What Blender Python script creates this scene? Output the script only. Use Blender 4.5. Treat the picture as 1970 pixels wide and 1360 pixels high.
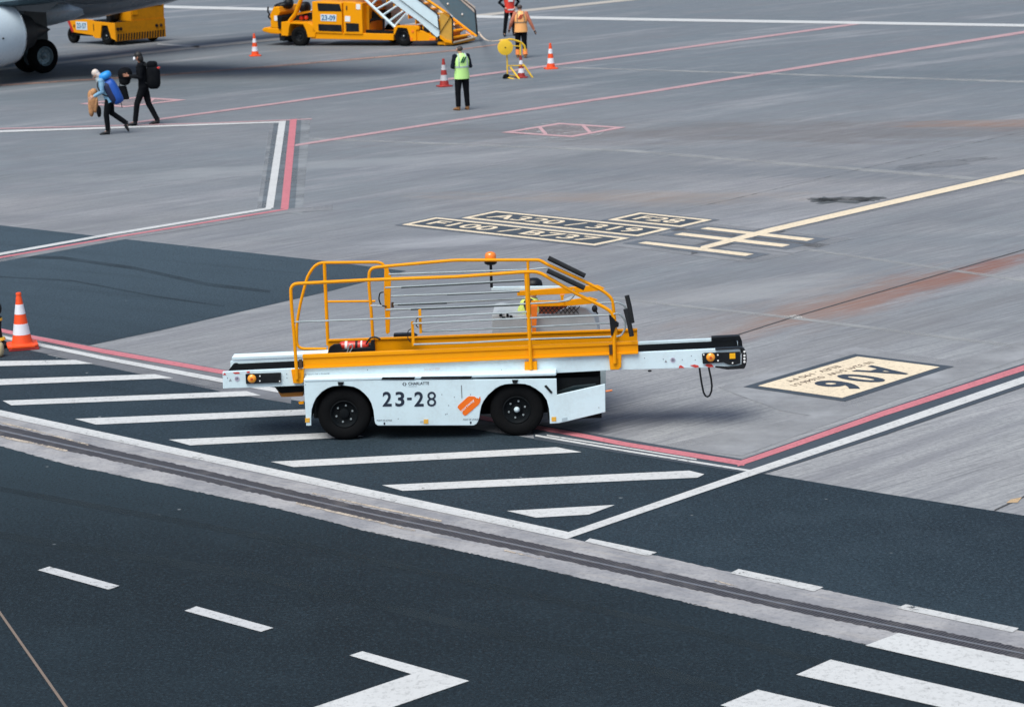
import bpy, bmesh, math, random
from mathutils import Vector as V, Matrix
random.seed(7)
for o in list(bpy.data.objects): bpy.data.objects.remove(o)
SC = bpy.context.scene
COL = SC.collection
R_ = math.radians

# ------------------------------------------------------------------ camera
W0, H0, FPX = 1970.0, 1360.0, 4847.4          # photograph size, focal length in its pixels
HC, PITCH, ROLL = 7.0, 0.2024, -0.03548
_fw = V((0, math.cos(PITCH), -math.sin(PITCH))); _up = V((0, math.sin(PITCH), math.cos(PITCH))); _rt = V((1, 0, 0))
CR = math.cos(ROLL)*_rt + math.sin(ROLL)*_up
CU = -math.sin(ROLL)*_rt + math.cos(ROLL)*_up
cam = bpy.data.cameras.new('camera'); co = bpy.data.objects.new('camera', cam); COL.objects.link(co)
cam.sensor_width = 36; cam.sensor_fit = 'HORIZONTAL'; cam.lens = 36*FPX/W0
cam.clip_end = 2000; cam.clip_start = 0.5
m = Matrix((CR, CU, -_fw)).transposed().to_4x4(); m.translation = (0, 0, HC); co.matrix_world = m
cam.dof.use_dof = True; cam.dof.focus_distance = 30.0; cam.dof.aperture_fstop = 3.6
SC.camera = co

# ------------------------------------------------------------------ sky, sun, exposure (overcast)
w = bpy.data.worlds.new('World'); SC.world = w; w.use_nodes = True
nt = w.node_tree; sky = nt.nodes.new('ShaderNodeTexSky'); sky.sky_type = 'NISHITA'; sky.sun_disc = False
SUN_EL, SUN_ROT = R_(60), R_(-150)
sky.sun_elevation = SUN_EL; sky.sun_rotation = SUN_ROT; sky.air_density = 1.0; sky.dust_density = 3.5; sky.ozone_density = 1.0
bg = nt.nodes['Background']; bg.inputs[1].default_value = 0.085
nt.links.new(sky.outputs[0], bg.inputs[0])
sl = bpy.data.lights.new('sun', 'SUN'); sl.energy = 2.0; sl.angle = R_(46); sl.color = (0.95, 1.0, 0.95)
so = bpy.data.objects.new('sun', sl); COL.objects.link(so)
sd = V((math.sin(SUN_ROT)*math.cos(SUN_EL), math.cos(SUN_ROT)*math.cos(SUN_EL), math.sin(SUN_EL)))
so.rotation_euler = sd.to_track_quat('Z', 'Y').to_euler()
SC.view_settings.view_transform = 'Standard'; SC.view_settings.look = 'None'
SC.view_settings.exposure = 0.58; SC.view_settings.gamma = 1

# ------------------------------------------------------------------ measuring: rays through the lens
def ray(px, py): return _fw + CR*((px-W0/2)/FPX) - CU*((py-H0/2)/FPX)
def G(px, py, z=0.0):
    d = ray(px, py); t = (z-HC)/d.z; return V((0, 0, HC)) + d*t
class Frame:
    """local frame of a vehicle: origin on the ground, x along it, y across it (away), z up"""
    def __init__(s, o, yaw):
        s.o = V((o[0], o[1], 0)); s.yaw = yaw
        s.u = V((math.cos(yaw), math.sin(yaw), 0)); s.v = V((-math.sin(yaw), math.cos(yaw), 0))
    def loc(s, X):
        d = X - s.o; return V((d.dot(s.u), d.dot(s.v), X.z))
    def P(s, px, py, v=0.0):
        d = ray(px, py); c = V((0, 0, HC)); t = (v - (c-s.o).dot(s.v))/d.dot(s.v)
        return s.loc(c + d*t)
    def on(s, px, py, z=0.0): return s.loc(G(px, py, z))

# ------------------------------------------------------------------ materials
MATS = {}
def nd(nt, t, **k):
    n = nt.nodes.new(t)
    for a, b in k.items():
        if a.startswith('i_'):
            n.inputs[int(a[2:]) if a[2:].isdigit() else a[2:]].default_value = b
        else: setattr(n, a, b)
    return n
def newmat(name):
    mt = bpy.data.materials.new(name); mt.use_nodes = True; t = mt.node_tree
    return mt, t, t.nodes['Principled BSDF'], t.nodes['Material Output']
def math_(t, op, a, b=None, clamp=False):
    n = t.nodes.new('ShaderNodeMath'); n.operation = op; n.use_clamp = clamp
    for i, x in enumerate((a, b)):
        if x is None: continue
        if isinstance(x, (int, float)): n.inputs[i].default_value = x
        else: t.links.new(x, n.inputs[i])
    return n.outputs[0]
def mix_(t, f, a, b, mode='MIX'):
    n = t.nodes.new('ShaderNodeMix'); n.data_type = 'RGBA'; n.blend_type = mode
    for i, x in ((0, f), (6, a), (7, b)):
        if isinstance(x, (int, float)): n.inputs[i].default_value = x
        elif isinstance(x, tuple): n.inputs[i].default_value = (*x, 1) if len(x) == 3 else x
        else: t.links.new(x, n.inputs[i])
    return n.outputs[2]
def coords(t, sc=(1, 1, 1), rot=0.0, loc=(0, 0, 0)):
    tc = t.nodes.new('ShaderNodeTexCoord'); mp = t.nodes.new('ShaderNodeMapping'); mp.vector_type = 'TEXTURE'
    mp.inputs[1].default_value = loc; mp.inputs[2].default_value = (0, 0, rot); mp.inputs[3].default_value = sc
    t.links.new(tc.outputs['Object'], mp.inputs[0]); return mp.outputs[0]
def noise_(t, vec, scale, detail=4, rough=0.55):
    n = nd(t, 'ShaderNodeTexNoise'); n.inputs['Scale'].default_value = scale; n.inputs['Detail'].default_value = detail
    n.inputs['Roughness'].default_value = rough; t.links.new(vec, n.inputs['Vector']); return n.outputs['Fac']
def ramp_(t, x, a, b, lo=0.0, hi=1.0, smooth=True):
    n = t.nodes.new('ShaderNodeMapRange'); n.interpolation_type = 'SMOOTHSTEP' if smooth else 'LINEAR'
    n.inputs[1].default_value = a; n.inputs[2].default_value = b; n.inputs[3].default_value = lo; n.inputs[4].default_value = hi
    t.links.new(x, n.inputs[0]); return n.outputs[0]

def paint(name, col, rough=0.4, metal=0.0, dirt=0.12, scale=6.0, spec=0.5, coat=0.0, dirtcol=None):
    """painted or plain surface with faint mottling and grime"""
    if name in MATS: return MATS[name]
    mt, t, b, o = newmat(name)
    vec = coords(t); n1 = noise_(t, vec, scale, 5); n2 = noise_(t, vec, scale*9, 3)
    f = ramp_(t, math_(t, 'ADD', math_(t, 'MULTIPLY', n1, .7), math_(t, 'MULTIPLY', n2, .3)), .42, .68)
    dc = dirtcol or tuple(c*0.45+0.02 for c in col)
    c = mix_(t, math_(t, 'MULTIPLY', f, dirt), col, dc)
    t.links.new(c, b.inputs['Base Color']); b.inputs['Metallic'].default_value = metal
    t.links.new(ramp_(t, n1, .3, .7, max(.05, rough-.08), min(1, rough+.12)), b.inputs['Roughness'])
    b.inputs['Specular IOR Level'].default_value = spec
    if coat: b.inputs['Coat Weight'].default_value = coat
    MATS[name] = mt; return mt

ANG_A = 0.8187                       # direction of the stand lines on the ground
def concrete_mat():
    mt, t, b, o = newmat('apron_concrete')
    vec = coords(t); sA = coords(t, (9, .5, 1), ANG_A); sB = coords(t, (14, 2.2, 1), ANG_A-0.12); sC = coords(t, (3.5, .06, 1), ANG_A+.05)
    f1 = noise_(t, coords(t, (1.6, .055, 1), ANG_A-.10), 1.0, 5, .75); f2 = noise_(t, coords(t, (.9, .12, 1), ANG_A-1.45), 1.0, 4, .7); pit = noise_(t, vec, 7.0, 5, .75)
    big = noise_(t, vec, .055, 5, .6); mid = noise_(t, vec, .32, 6, .62); st = noise_(t, sA, 1.0, 7, .7)
    st2 = noise_(t, sB, 1.0, 6, .65); fine = noise_(t, vec, 17, 4, .8); brush = noise_(t, sC, 1.0, 3, .6)
    blo = noise_(t, coords(t, (4, 1.3, 1), ANG_A-1.2), .35, 5, .6)
    c = mix_(t, ramp_(t, big, .36, .64), (.186, .212, .234), (.300, .292, .300)); c = mix_(t, math_(t, 'MULTIPLY', ramp_(t, blo, .50, .66), .45), c, (.150, .160, .172)); c = mix_(t, math_(t, 'MULTIPLY', ramp_(t, blo, .30, .44, 1, 0), .30), c, (.38, .375, .38))
    # the apron concrete turns darker further out
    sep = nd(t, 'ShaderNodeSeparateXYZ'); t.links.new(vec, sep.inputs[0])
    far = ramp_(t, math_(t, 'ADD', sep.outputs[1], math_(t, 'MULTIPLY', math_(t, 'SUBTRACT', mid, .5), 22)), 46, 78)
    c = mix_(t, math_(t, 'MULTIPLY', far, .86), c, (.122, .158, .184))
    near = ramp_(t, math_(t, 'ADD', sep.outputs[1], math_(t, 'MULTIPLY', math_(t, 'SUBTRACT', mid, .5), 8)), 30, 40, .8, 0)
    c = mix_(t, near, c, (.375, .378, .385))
    c = mix_(t, math_(t, 'MULTIPLY', ramp_(t, st, .42, .68), .55), c, (.150, .152, .178))
    c = mix_(t, math_(t, 'MULTIPLY', ramp_(t, st2, .52, .70), .50), c, (.44, .43, .45))
    c = mix_(t, math_(t, 'MULTIPLY', ramp_(t, mid, .56, .74), .40), c, (.16, .155, .170))
    c = mix_(t, math_(t, 'MULTIPLY', ramp_(t, fine, .40, .62), .42), c, (.17, .17, .185))
    c = mix_(t, math_(t, 'MULTIPLY', ramp_(t, brush, .35, .65), .22), c, (.19, .19, .21))
    c = mix_(t, math_(t, 'MULTIPLY', ramp_(t, f1, .48, .68), .58), c, (.13, .132, .145)); c = mix_(t, math_(t, 'MULTIPLY', ramp_(t, f1, .28, .48, 1, 0), .40), c, (.47, .465, .47))
    c = mix_(t, math_(t, 'MULTIPLY', ramp_(t, f2, .58, .75), .25), c, (.15, .15, .16)); c = mix_(t, math_(t, 'MULTIPLY', ramp_(t, pit, .50, .72), .34), c, (.14, .14, .15))
    # rust stains and darker or paler patches, each with its own place on the apron
    def stain(px, py, L, Wd, ang, col, k, lo=.15):
        nonlocal c
        g = G(px, py); v2 = coords(t, (L, Wd, 1), ang, (g.x, g.y, 0))
        ln = nd(t, 'ShaderNodeVectorMath', operation='LENGTH'); t.links.new(v2, ln.inputs[0])
        nn = noise_(t, coords(t, (2.6, .7, 1), ang), 1.0, 6, .7)
        d = math_(t, 'SUBTRACT', math_(t, 'ADD', ln.outputs['Value'], math_(t, 'MULTIPLY', math_(t, 'SUBTRACT', nn, .5), 2.6)), 0)
        f = math_(t, 'MULTIPLY', ramp_(t, d, lo, 1.05, k, 0.0), ramp_(t, f1, .34, .62, .35, 1.0))
        c = mix_(t, f, c, col)
    stain(1800, 540, 4.6, .55, ANG_A, (.20, .060, .04), .85)
    stain(1700, 564, 5.4, .8, ANG_A+.03, (.25, .120, .075), .58)
    stain(1560, 590, 4.0, 1.3, ANG_A, (.27, .205, .175), .38)
    stain(1640, 330, 12, 1.6, -.25, (.125, .145, .17), .55); stain(1350, 300, 8, 2.2, -.3, (.14, .15, .165), .45); stain(900, 250, 9, 2.0, -.2, (.125, .14, .155), .45); stain(300, 330, 9, 1.6, .1, (.12, .14, .155), .40)
    stain(1750, 430, 6, 1.0, ANG_A, (.14, .15, .17), .45); stain(1430, 560, 2.6, 1.2, .3, (.42, .41, .41), .40); stain(1380, 540, 3.5, 1.0, ANG_A, (.15, .15, .16), .40); stain(350, 600, 3, .8, .3, (.42, .42, .42), .45)
    stain(1700, 640, 5, .8, ANG_A, (.17, .165, .17), .45); stain(600, 320, 7, 1.2, .2, (.36, .37, .385), .45); stain(1500, 150, 20, 3.5, -.25, (.095, .12, .14), .5); stain(180, 180, 10, 3, 0, (.09, .115, .135), .45)
    stain(1910, 240, 3.2, 1.3, -.2, (.34, .16, .08), .55)
    stain(1560, 255, 13, 3.0, -.25, (.135, .115, .11), .60)
    stain(1230, 380, 5, 1.2, -.3, (.33, .24, .18), .4)
    stain(1000, 470, 4, 1.2, .3, (.12, .125, .15), .45)
    stain(1120, 800, 3.4, 1.6, ANG_A, (.15, .155, .18), .60)  # broad dark patch around the loader's right end
    stain(930, 460, 2.6, .9, .2, (.50, .50, .53), .45)
    t.links.new(c, b.inputs['Base Color']); b.inputs['Specular IOR Level'].default_value = .35
    t.links.new(ramp_(t, mid, .3, .7, .62, .88), b.inputs['Roughness'])
    bp = nd(t, 'ShaderNodeBump'); bp.inputs['Strength'].default_value = .25; bp.inputs['Distance'].default_value = .01
    t.links.new(fine, bp.inputs['Height']); t.links.new(bp.outputs[0], b.inputs['Normal'])
    return mt
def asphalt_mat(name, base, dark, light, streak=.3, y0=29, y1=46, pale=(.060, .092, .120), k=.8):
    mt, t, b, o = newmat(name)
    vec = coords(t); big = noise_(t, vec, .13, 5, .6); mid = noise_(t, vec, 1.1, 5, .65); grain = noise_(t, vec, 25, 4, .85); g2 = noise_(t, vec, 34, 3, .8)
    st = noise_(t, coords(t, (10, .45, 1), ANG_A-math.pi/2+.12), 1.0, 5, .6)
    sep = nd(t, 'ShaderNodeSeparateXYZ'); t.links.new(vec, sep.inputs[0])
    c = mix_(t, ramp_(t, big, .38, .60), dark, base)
    c = mix_(t, ramp_(t, sep.outputs[1], y0, y1, 0, k), c, pale)      # blends to the paler tone further out
    c = mix_(t, math_(t, 'MULTIPLY', ramp_(t, mid, .45, .75), .35), c, light)
    c = mix_(t, math_(t, 'MULTIPLY', ramp_(t, st, .5, .75), streak), c, tuple(x*.55 for x in dark))
    c = mix_(t, math_(t, 'MULTIPLY', ramp_(t, grain, .48, .66), .62), c, tuple(x*1.7 for x in light))
    c = mix_(t, math_(t, 'MULTIPLY', ramp_(t, g2, .34, .52, 1, 0), .8), c, tuple(x*.35 for x in dark))
    vo = nd(t, 'ShaderNodeTexVoronoi'); vo.inputs['Scale'].default_value = 2.6; t.links.new(vec, vo.inputs['Vector'])
    pk = ramp_(t, vo.outputs['Distance'], .035, .075, 1, 0)
    sel = ramp_(t, noise_(t, vec, 1.7, 2), .56, .60)
    c = mix_(t, math_(t, 'MULTIPLY', math_(t, 'MULTIPLY', pk, sel), .8), c, (.34, .36, .37))
    t.links.new(c, b.inputs['Base Color']); b.inputs['Roughness'].default_value = .82; b.inputs['Specular IOR Level'].default_value = .3
    bp = nd(t, 'ShaderNodeBump'); bp.inputs['Strength'].default_value = .5; bp.inputs['Distance'].default_value = .012
    t.links.new(grain, bp.inputs['Height']); t.links.new(bp.outputs[0], b.inputs['Normal'])
    return mt
def road_paint(name, col, wear=.5, scale=14, through=.85, mott=.18):
    """road paint, worn through in places so that the ground shows"""
    if name in MATS: return MATS[name]
    mt, t, b, o = newmat(name)
    vec = coords(t); n1 = noise_(t, vec, scale, 5, .75); n2 = noise_(t, vec, 1.6, 4, .6); n3 = noise_(t, vec, 40, 2, .7)
    c = mix_(t, math_(t, 'MULTIPLY', ramp_(t, n2, .35, .7), mott), col, tuple(x*.6 for x in col)); c = mix_(t, math_(t, 'MULTIPLY', ramp_(t, noise_(t, vec, 15, 4, .85), .50, .64), .48), c, tuple(x*.42 for x in col))
    t.links.new(mix_(t, math_(t, 'MULTIPLY', n3, .14), c, tuple(x*.5 for x in col)), b.inputs['Base Color']); b.inputs['Roughness'].default_value = .7
    s = math_(t, 'ADD', math_(t, 'MULTIPLY', n1, .65), math_(t, 'MULTIPLY', n2, .35))
    f = ramp_(t, s, .70-wear*.28, .76-wear*.22, 0, through)
    tr = nd(t, 'ShaderNodeBsdfTransparent'); ms = nd(t, 'ShaderNodeMixShader')
    t.links.new(f, ms.inputs[0]); t.links.new(b.outputs[0], ms.inputs[1]); t.links.new(tr.outputs[0], ms.inputs[2]); t.links.new(ms.outputs[0], o.inputs[0])
    MATS[name] = mt; return mt

M_CONC = concrete_mat()
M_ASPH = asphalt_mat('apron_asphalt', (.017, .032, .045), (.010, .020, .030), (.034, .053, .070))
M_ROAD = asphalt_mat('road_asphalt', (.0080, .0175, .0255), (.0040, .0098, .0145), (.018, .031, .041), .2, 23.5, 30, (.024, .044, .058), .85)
YEL = paint('yellow_paint', (.90, .345, .001), .45, dirt=.08, spec=.2)
YEL_D = paint('dull_yellow_paint', (.72, .285, .003), .5, dirt=.30, spec=.2)  # duller, dirtier yellow for recesses, end faces and the belt vehicle's rear
WHT = paint('white_panel_paint', (.68, .83, .90), .36, dirt=.20, scale=3.2, coat=.2, dirtcol=(.36, .37, .36))  # blue of the reflected sky is mixed into the white
BLK = paint('black_plastic', (.005, .007, .010), .5, dirt=.25, dirtcol=(.03, .033, .036), spec=.3)
RUB = paint('tyre_rubber', (.0045, .0050, .006), .9, dirt=.3, dirtcol=(.016, .015, .015), spec=.15)
DRK = paint('dark_underframe', (.004, .006, .008), .8, dirt=.3, spec=.2)
TEAL = paint('dark_teal_panel', (.008, .022, .028), .5, dirt=.3)
STL = paint('galvanised_steel', (.36, .41, .43), .40, metal=.35, dirt=.3, dirtcol=(.12, .15, .16))
GRY = paint('grey_metal', (.30, .33, .36), .42, metal=.4, dirt=.3)
FOAM = paint('foam_rubber', (.009, .011, .014), .85, dirt=.1)
ORG = paint('orange_plastic', (.95, .22, .02), .35, dirt=.1)
AMB = paint('amber_lens', (.95, .36, .03), .2, dirt=.05, coat=.5)
RED = paint('red_paint', (.72, .045, .025), .3, dirt=.15, coat=.3)

# ------------------------------------------------------------------ mesh building
class MB:
    def __init__(s): s.v = []; s.f = []; s.mi = []
    def add(s, vs, fs, mi=0):
        b = len(s.v); s.v += [tuple(x) for x in vs]; s.f += [tuple(b+i for i in f) for f in fs]; s.mi += [mi]*len(fs); return s
    def box(s, c, d, R=None, mi=0):
        c = V(c); hx, hy, hz = d[0]/2, d[1]/2, d[2]/2; vs = []
        for x in (-hx, hx):
            for y in (-hy, hy):
                for z in (-hz, hz):
                    p = V((x, y, z)); p = (R @ p) if R else p; vs.append(c+p)
        return s.add(vs, [(0, 1, 3, 2), (4, 6, 7, 5), (0, 4, 5, 1), (2, 3, 7, 6), (0, 2, 6, 4), (1, 5, 7, 3)], mi)
    def span(s, a, b, mi=0):
        return s.box([(a[i]+b[i])/2 for i in range(3)], [abs(b[i]-a[i]) for i in range(3)], None, mi)
    def prism(s, pts, vec, mi=0):
        n = len(pts); vec = V(vec); vs = [V(p) for p in pts] + [V(p)+vec for p in pts]
        fs = [tuple(range(n)), tuple(range(2*n-1, n-1, -1))] + [(i, (i+1) % n, n+(i+1) % n, n+i) for i in range(n)]
        return s.add(vs, fs, mi)
    def tube(s, pts, r, n=8, cap=True, mi=0, side=None, closed=False):
        pts = [V(p) for p in pts]; k = len(pts); rs = r if isinstance(r, (list, tuple)) else [r]*k
        prev = None; vs = []
        for i in range(k):
            if closed: tg = pts[(i+1) % k]-pts[i-1]
            else: tg = (pts[min(i+1, k-1)]-pts[max(i-1, 0)])
            if tg.length < 1e-9: tg = V((0, 0, 1))
            tg.normalize()
            if side is not None: a = V(side) - tg*V(side).dot(tg)
            elif prev is not None: a = prev - tg*prev.dot(tg)
            else:
                q = V((0, 0, 1)) if abs(tg.z) < .9 else V((1, 0, 0)); a = q.cross(tg)
            if a.length < 1e-6: a = V((1, 0, 0)).cross(tg)
            a.normalize(); prev = a; bb = tg.cross(a); rr = rs[i]; ra, rb = rr if isinstance(rr, tuple) else (rr, rr)
            for j in range(n):
                t = 2*math.pi*j/n; vs.append(pts[i] + a*(ra*math.cos(t)) + bb*(rb*math.sin(t)))
        fs = []
        for i in range(k if closed else k-1):
            for j in range(n):
                i2 = (i+1) % k; fs.append((i*n+j, i*n+(j+1) % n, i2*n+(j+1) % n, i2*n+j))
        if cap and not closed: fs += [tuple(range(n-1, -1, -1)), tuple(range((k-1)*n, k*n))]
        return s.add(vs, fs, mi)
    def lathe(s, o, ax, prof, n=24, mi=0, closed=False):
        ax = V(ax).normalized(); q = V((0, 0, 1)) if abs(ax.z) < .9 else V((1, 0, 0)); a = q.cross(ax).normalized(); bb = ax.cross(a); o = V(o)
        vs = [o + ax*t + (a*math.cos(2*math.pi*j/n)+bb*math.sin(2*math.pi*j/n))*max(r, 1e-4) for t, r in prof for j in range(n)]
        k = len(prof); fs = []
        for i in range(k if closed else k-1):
            for j in range(n):
                i2 = (i+1) % k; fs.append((i*n+j, i*n+(j+1) % n, i2*n+(j+1) % n, i2*n+j))
        if not closed: fs += [tuple(range(n-1, -1, -1)), tuple(range((k-1)*n, k*n))]
        return s.add(vs, fs, mi)
    def ell(s, c, r, e=1.0, R=None, nu=16, nv=10, mi=0):
        """ellipsoid, or with e<1 a rounded box"""
        c = V(c); sg = lambda x: math.copysign(abs(x)**e, x); vs = []
        for i in range(nv+1):
            ph = math.pi*(i/nv-.5)
            for j in range(nu):
                th = 2*math.pi*j/nu
                p = V((r[0]*sg(math.cos(ph))*sg(math.cos(th)), r[1]*sg(math.cos(ph))*sg(math.sin(th)), r[2]*sg(math.sin(ph))))
                vs.append(c + (R @ p if R else p))
        fs = [(i*nu+j, i*nu+(j+1) % nu, (i+1)*nu+(j+1) % nu, (i+1)*nu+j) for i in range(nv) for j in range(nu)]
        return s.add(vs, fs, mi)
    def build(s, name, mat, parent=None, smooth=False, bevel=0.0, seg=2):
        me = bpy.data.meshes.new(name); me.from_pydata(s.v, [], s.f)
        for mm in (mat if isinstance(mat, (list, tuple)) else [mat]): me.materials.append(mm)
        for p, i in zip(me.polygons, s.mi): p.material_index = i
        bm = bmesh.new(); bm.from_mesh(me); bmesh.ops.remove_doubles(bm, verts=bm.verts, dist=1e-5)
        bmesh.ops.recalc_face_normals(bm, faces=bm.faces)
        if bevel:
            es = [e for e in bm.edges if len(e.link_faces) == 2 and e.calc_face_angle(0) > R_(28)]
            bmesh.ops.bevel(bm, geom=es, offset=bevel, segments=seg, affect='EDGES', clamp_overlap=True, profile=.6)
        bm.to_mesh(me); bm.free()
        if smooth:
            for p in me.polygons: p.use_smooth = True
            me.set_sharp_from_angle(angle=R_(42))
        ob = bpy.data.objects.new(name, me); COL.objects.link(ob)
        if parent: ob.parent = parent
        return ob
def tag(o, label=None, cat=None, group=None, kind=None):
    if label: o['label'] = label
    if cat: o['category'] = cat
    if group: o['group'] = group
    if kind: o['kind'] = kind
    return o
def empty(name, loc=(0, 0, 0), rz=0.0, label=None, cat=None, group=None):
    o = bpy.data.objects.new(name, None); COL.objects.link(o); o.location = loc; o.rotation_euler = (0, 0, rz); o.empty_display_size = .2
    return tag(o, label, cat, group)
def fillet(pts, r, n=5):
    pts = [V(p) for p in pts]; out = [pts[0]]
    for i in range(1, len(pts)-1):
        a, b, c = pts[i-1], pts[i], pts[i+1]; d1 = (a-b); d2 = (c-b); rr = min(r, d1.length*.45, d2.length*.45)
        p, q = b+d1.normalized()*rr, b+d2.normalized()*rr
        for k in range(n+1):
            t = k/n; out.append(p*(1-t)**2 + b*(2*t*(1-t)) + q*t*t)
    out.append(pts[-1]); return out
def text(name, s, o, X, Y, mat, parent=None, bold=0.0, thick=0.0, sp=1.0):
    """lettering fitted to the parallelogram at o with edges X (width) and Y (height)"""
    cu = bpy.data.curves.new(name, 'FONT'); cu.body = s; cu.size = 1; cu.offset = bold; cu.space_character = sp; cu.resolution_u = 4
    tmp = bpy.data.objects.new('tmp', cu); COL.objects.link(tmp); bpy.context.view_layer.update()
    me = bpy.data.meshes.new_from_object(tmp.evaluated_get(bpy.context.evaluated_depsgraph_get())); bpy.data.objects.remove(tmp)
    xs = [v.co.x for v in me.vertices]; ys = [v.co.y for v in me.vertices]; x0, x1, y0, y1 = min(xs), max(xs), min(ys), max(ys)
    o, X, Y = V(o), V(X), V(Y)
    for v in me.vertices: v.co = o + X*((v.co.x-x0)/(x1-x0)) + Y*((v.co.y-y0)/(y1-y0))
    me.materials.clear(); me.materials.append(mat); me.name = name
    ob = bpy.data.objects.new(name, me); COL.objects.link(ob)
    if parent: ob.parent = parent
    return ob

# ------------------------------------------------------------------ ground
def struct(o): o['kind'] = 'structure'; return o
def gpoly(name, pts, z, mat, world=False):
    mb = MB(); mb.add([((p[0], p[1], z) if world else tuple(G(*p))[:2]+(z,)) for p in pts], [tuple(range(len(pts)))])
    return struct(mb.build(name, mat))
def strip(mb, pts, z, mi=0, grow=0.0):
    """pts: (x, y, thickness) along a painted line; laid on the ground as a ribbon"""
    a = []; b = []
    for x, y, th in pts:
        th += grow; p = G(x, y-th/2); q = G(x, y+th/2); a.append((p.x, p.y, z)); b.append((q.x, q.y, z))
    n = len(pts); mb.add(a+b, [(i, i+1, n+i+1, n+i) for i in range(n-1)], mi)
def ribbon(name, pts, z, mat, grow=0.0):
    mb = MB(); strip(mb, pts, z, 0, grow); return struct(mb.build(name, mat))
def jag(pts, amp, step):
    """ragged edge: resample a pixel polyline into short steps with a small random offset"""
    out = []
    for (x0, y0), (x1, y1) in zip(pts, pts[1:]):
        n = max(1, int(abs(x1-x0)/step))
        for k in range(n):
            t = k/n; out.append((x0+(x1-x0)*t, y0+(y1-y0)*t+random.uniform(-amp, amp)))
    return out + [pts[-1]]

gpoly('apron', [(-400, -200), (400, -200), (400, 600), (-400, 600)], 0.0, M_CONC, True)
EDGE_UP = [(-700, 640), (0, 797), (700, 953), (1101, 1037), (1266, 1070), (1404, 1101), (1581, 1134), (1729, 1166), (1960, 1213), (2700, 1375)]
EDGE_LO = [(-700, 705), (-120, 826), (0, 858), (124, 893), (348, 940), (540, 980), (700, 1021), (1000, 1085), (1665, 1240), (1970, 1308), (2700, 1470)]
A_TOP = [(-700, 357), (0, 434), (215, 458), (620, 502), (781, 522), (640, 559), (304, 637), (156, 668), (90, 683), (294, 725), (426, 748), (1040, 846), (1455, 909), (1689, 948), (1970, 992), (2900, 1140)]
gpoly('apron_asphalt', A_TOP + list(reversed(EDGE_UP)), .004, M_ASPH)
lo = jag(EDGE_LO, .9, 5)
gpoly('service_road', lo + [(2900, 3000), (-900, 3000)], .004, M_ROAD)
# concrete kerb strip of the slot drain
def drain_concrete():
    mt, t, b, o = newmat('drain_concrete')
    vec = coords(t); n1 = noise_(t, vec, 1.3, 5, .65); n2 = noise_(t, vec, 17, 4, .75); st = noise_(t, coords(t, (2.0, .08, 1), ANG_A-math.pi/2+.06), 1, 5, .7)
    c = mix_(t, ramp_(t, n1, .35, .65), (.235, .235, .255), (.37, .36, .37))
    c = mix_(t, math_(t, 'MULTIPLY', ramp_(t, n2, .45, .7), .5), c, (.15, .15, .165)); c = mix_(t, math_(t, 'MULTIPLY', ramp_(t, st, .5, .7), .4), c, (.42, .38, .34))
    t.links.new(c, b.inputs['Base Color']); b.inputs['Roughness'].default_value = .85; return mt
gpoly('drain_kerb', jag(EDGE_UP, .6, 8) + list(reversed(jag(EDGE_LO, 1.1, 4))), .006, drain_concrete())
DR = [(-700, 668), (0, 829), (355, 908), (700, 987), (1000, 1051), (1492, 1160), (1970, 1259), (2700, 1418)]
def grate_mat():
    mt, t, b, o = newmat('drain_grating')
    vec = coords(t, (1, 1, 1), ANG_A-math.pi/2+.08); wv = nd(t, 'ShaderNodeTexWave'); wv.inputs['Scale'].default_value = 9.0; wv.inputs['Distortion'].default_value = .6
    t.links.new(vec, wv.inputs['Vector']); n = noise_(t, vec, 3, 4)
    c = mix_(t, ramp_(t, wv.outputs['Fac'], .5, .8), (.020, .020, .026), (.085, .08, .09)); c = mix_(t, math_(t, 'MULTIPLY', ramp_(t, n, .5, .7), .5), c, (.12, .11, .11))
    t.links.new(c, b.inputs['Base Color']); b.inputs['Roughness'].default_value = .7; return mt
def off(pts, dy): return [(x, y+dy) for x, y in pts]
M_GR = grate_mat()
for k, (d0, d1) in enumerate(((-11, -1.6), (1.6, 10))):
    gpoly('drain_grating', jag(off(DR, d0), 1.0 if k == 0 else .2, 5) + list(reversed(jag(off(DR, d1), .2 if k == 0 else 1.1, 5))), .009, M_GR)
M_SLOT = paint('worn_steel_edge', (.24, .25, .28), .5, metal=.3, dirt=.4)
gpoly('drain_rail', off(DR, -1.1) + list(reversed(off(DR, 1.1))), .012, M_SLOT)
M_TAN = road_paint('tan_sealant', (.56, .47, .38), .9)
ribbon('drain_sealant', [(-20, 809, 3), (80, 833, 3), (170, 857, 3)], .011, M_TAN); ribbon('drain_sealant', [(-10, 839, 4), (60, 853, 4), (130, 869, 4)], .011, M_TAN)
ribbon('drain_sealant', [(600, 950, 3), (700, 972, 3), (850, 1004, 3)], .011, M_TAN); ribbon('drain_sealant', [(570, 969, 4), (700, 999, 4), (800, 1023, 4)], .011, M_TAN)
ribbon('drain_sealant', [(970, 1060, 3), (1040, 1076, 2)], .011, M_TAN); ribbon('drain_sealant', [(1375, 1118, 2), (1420, 1130, 2)], .011, M_TAN)

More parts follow.
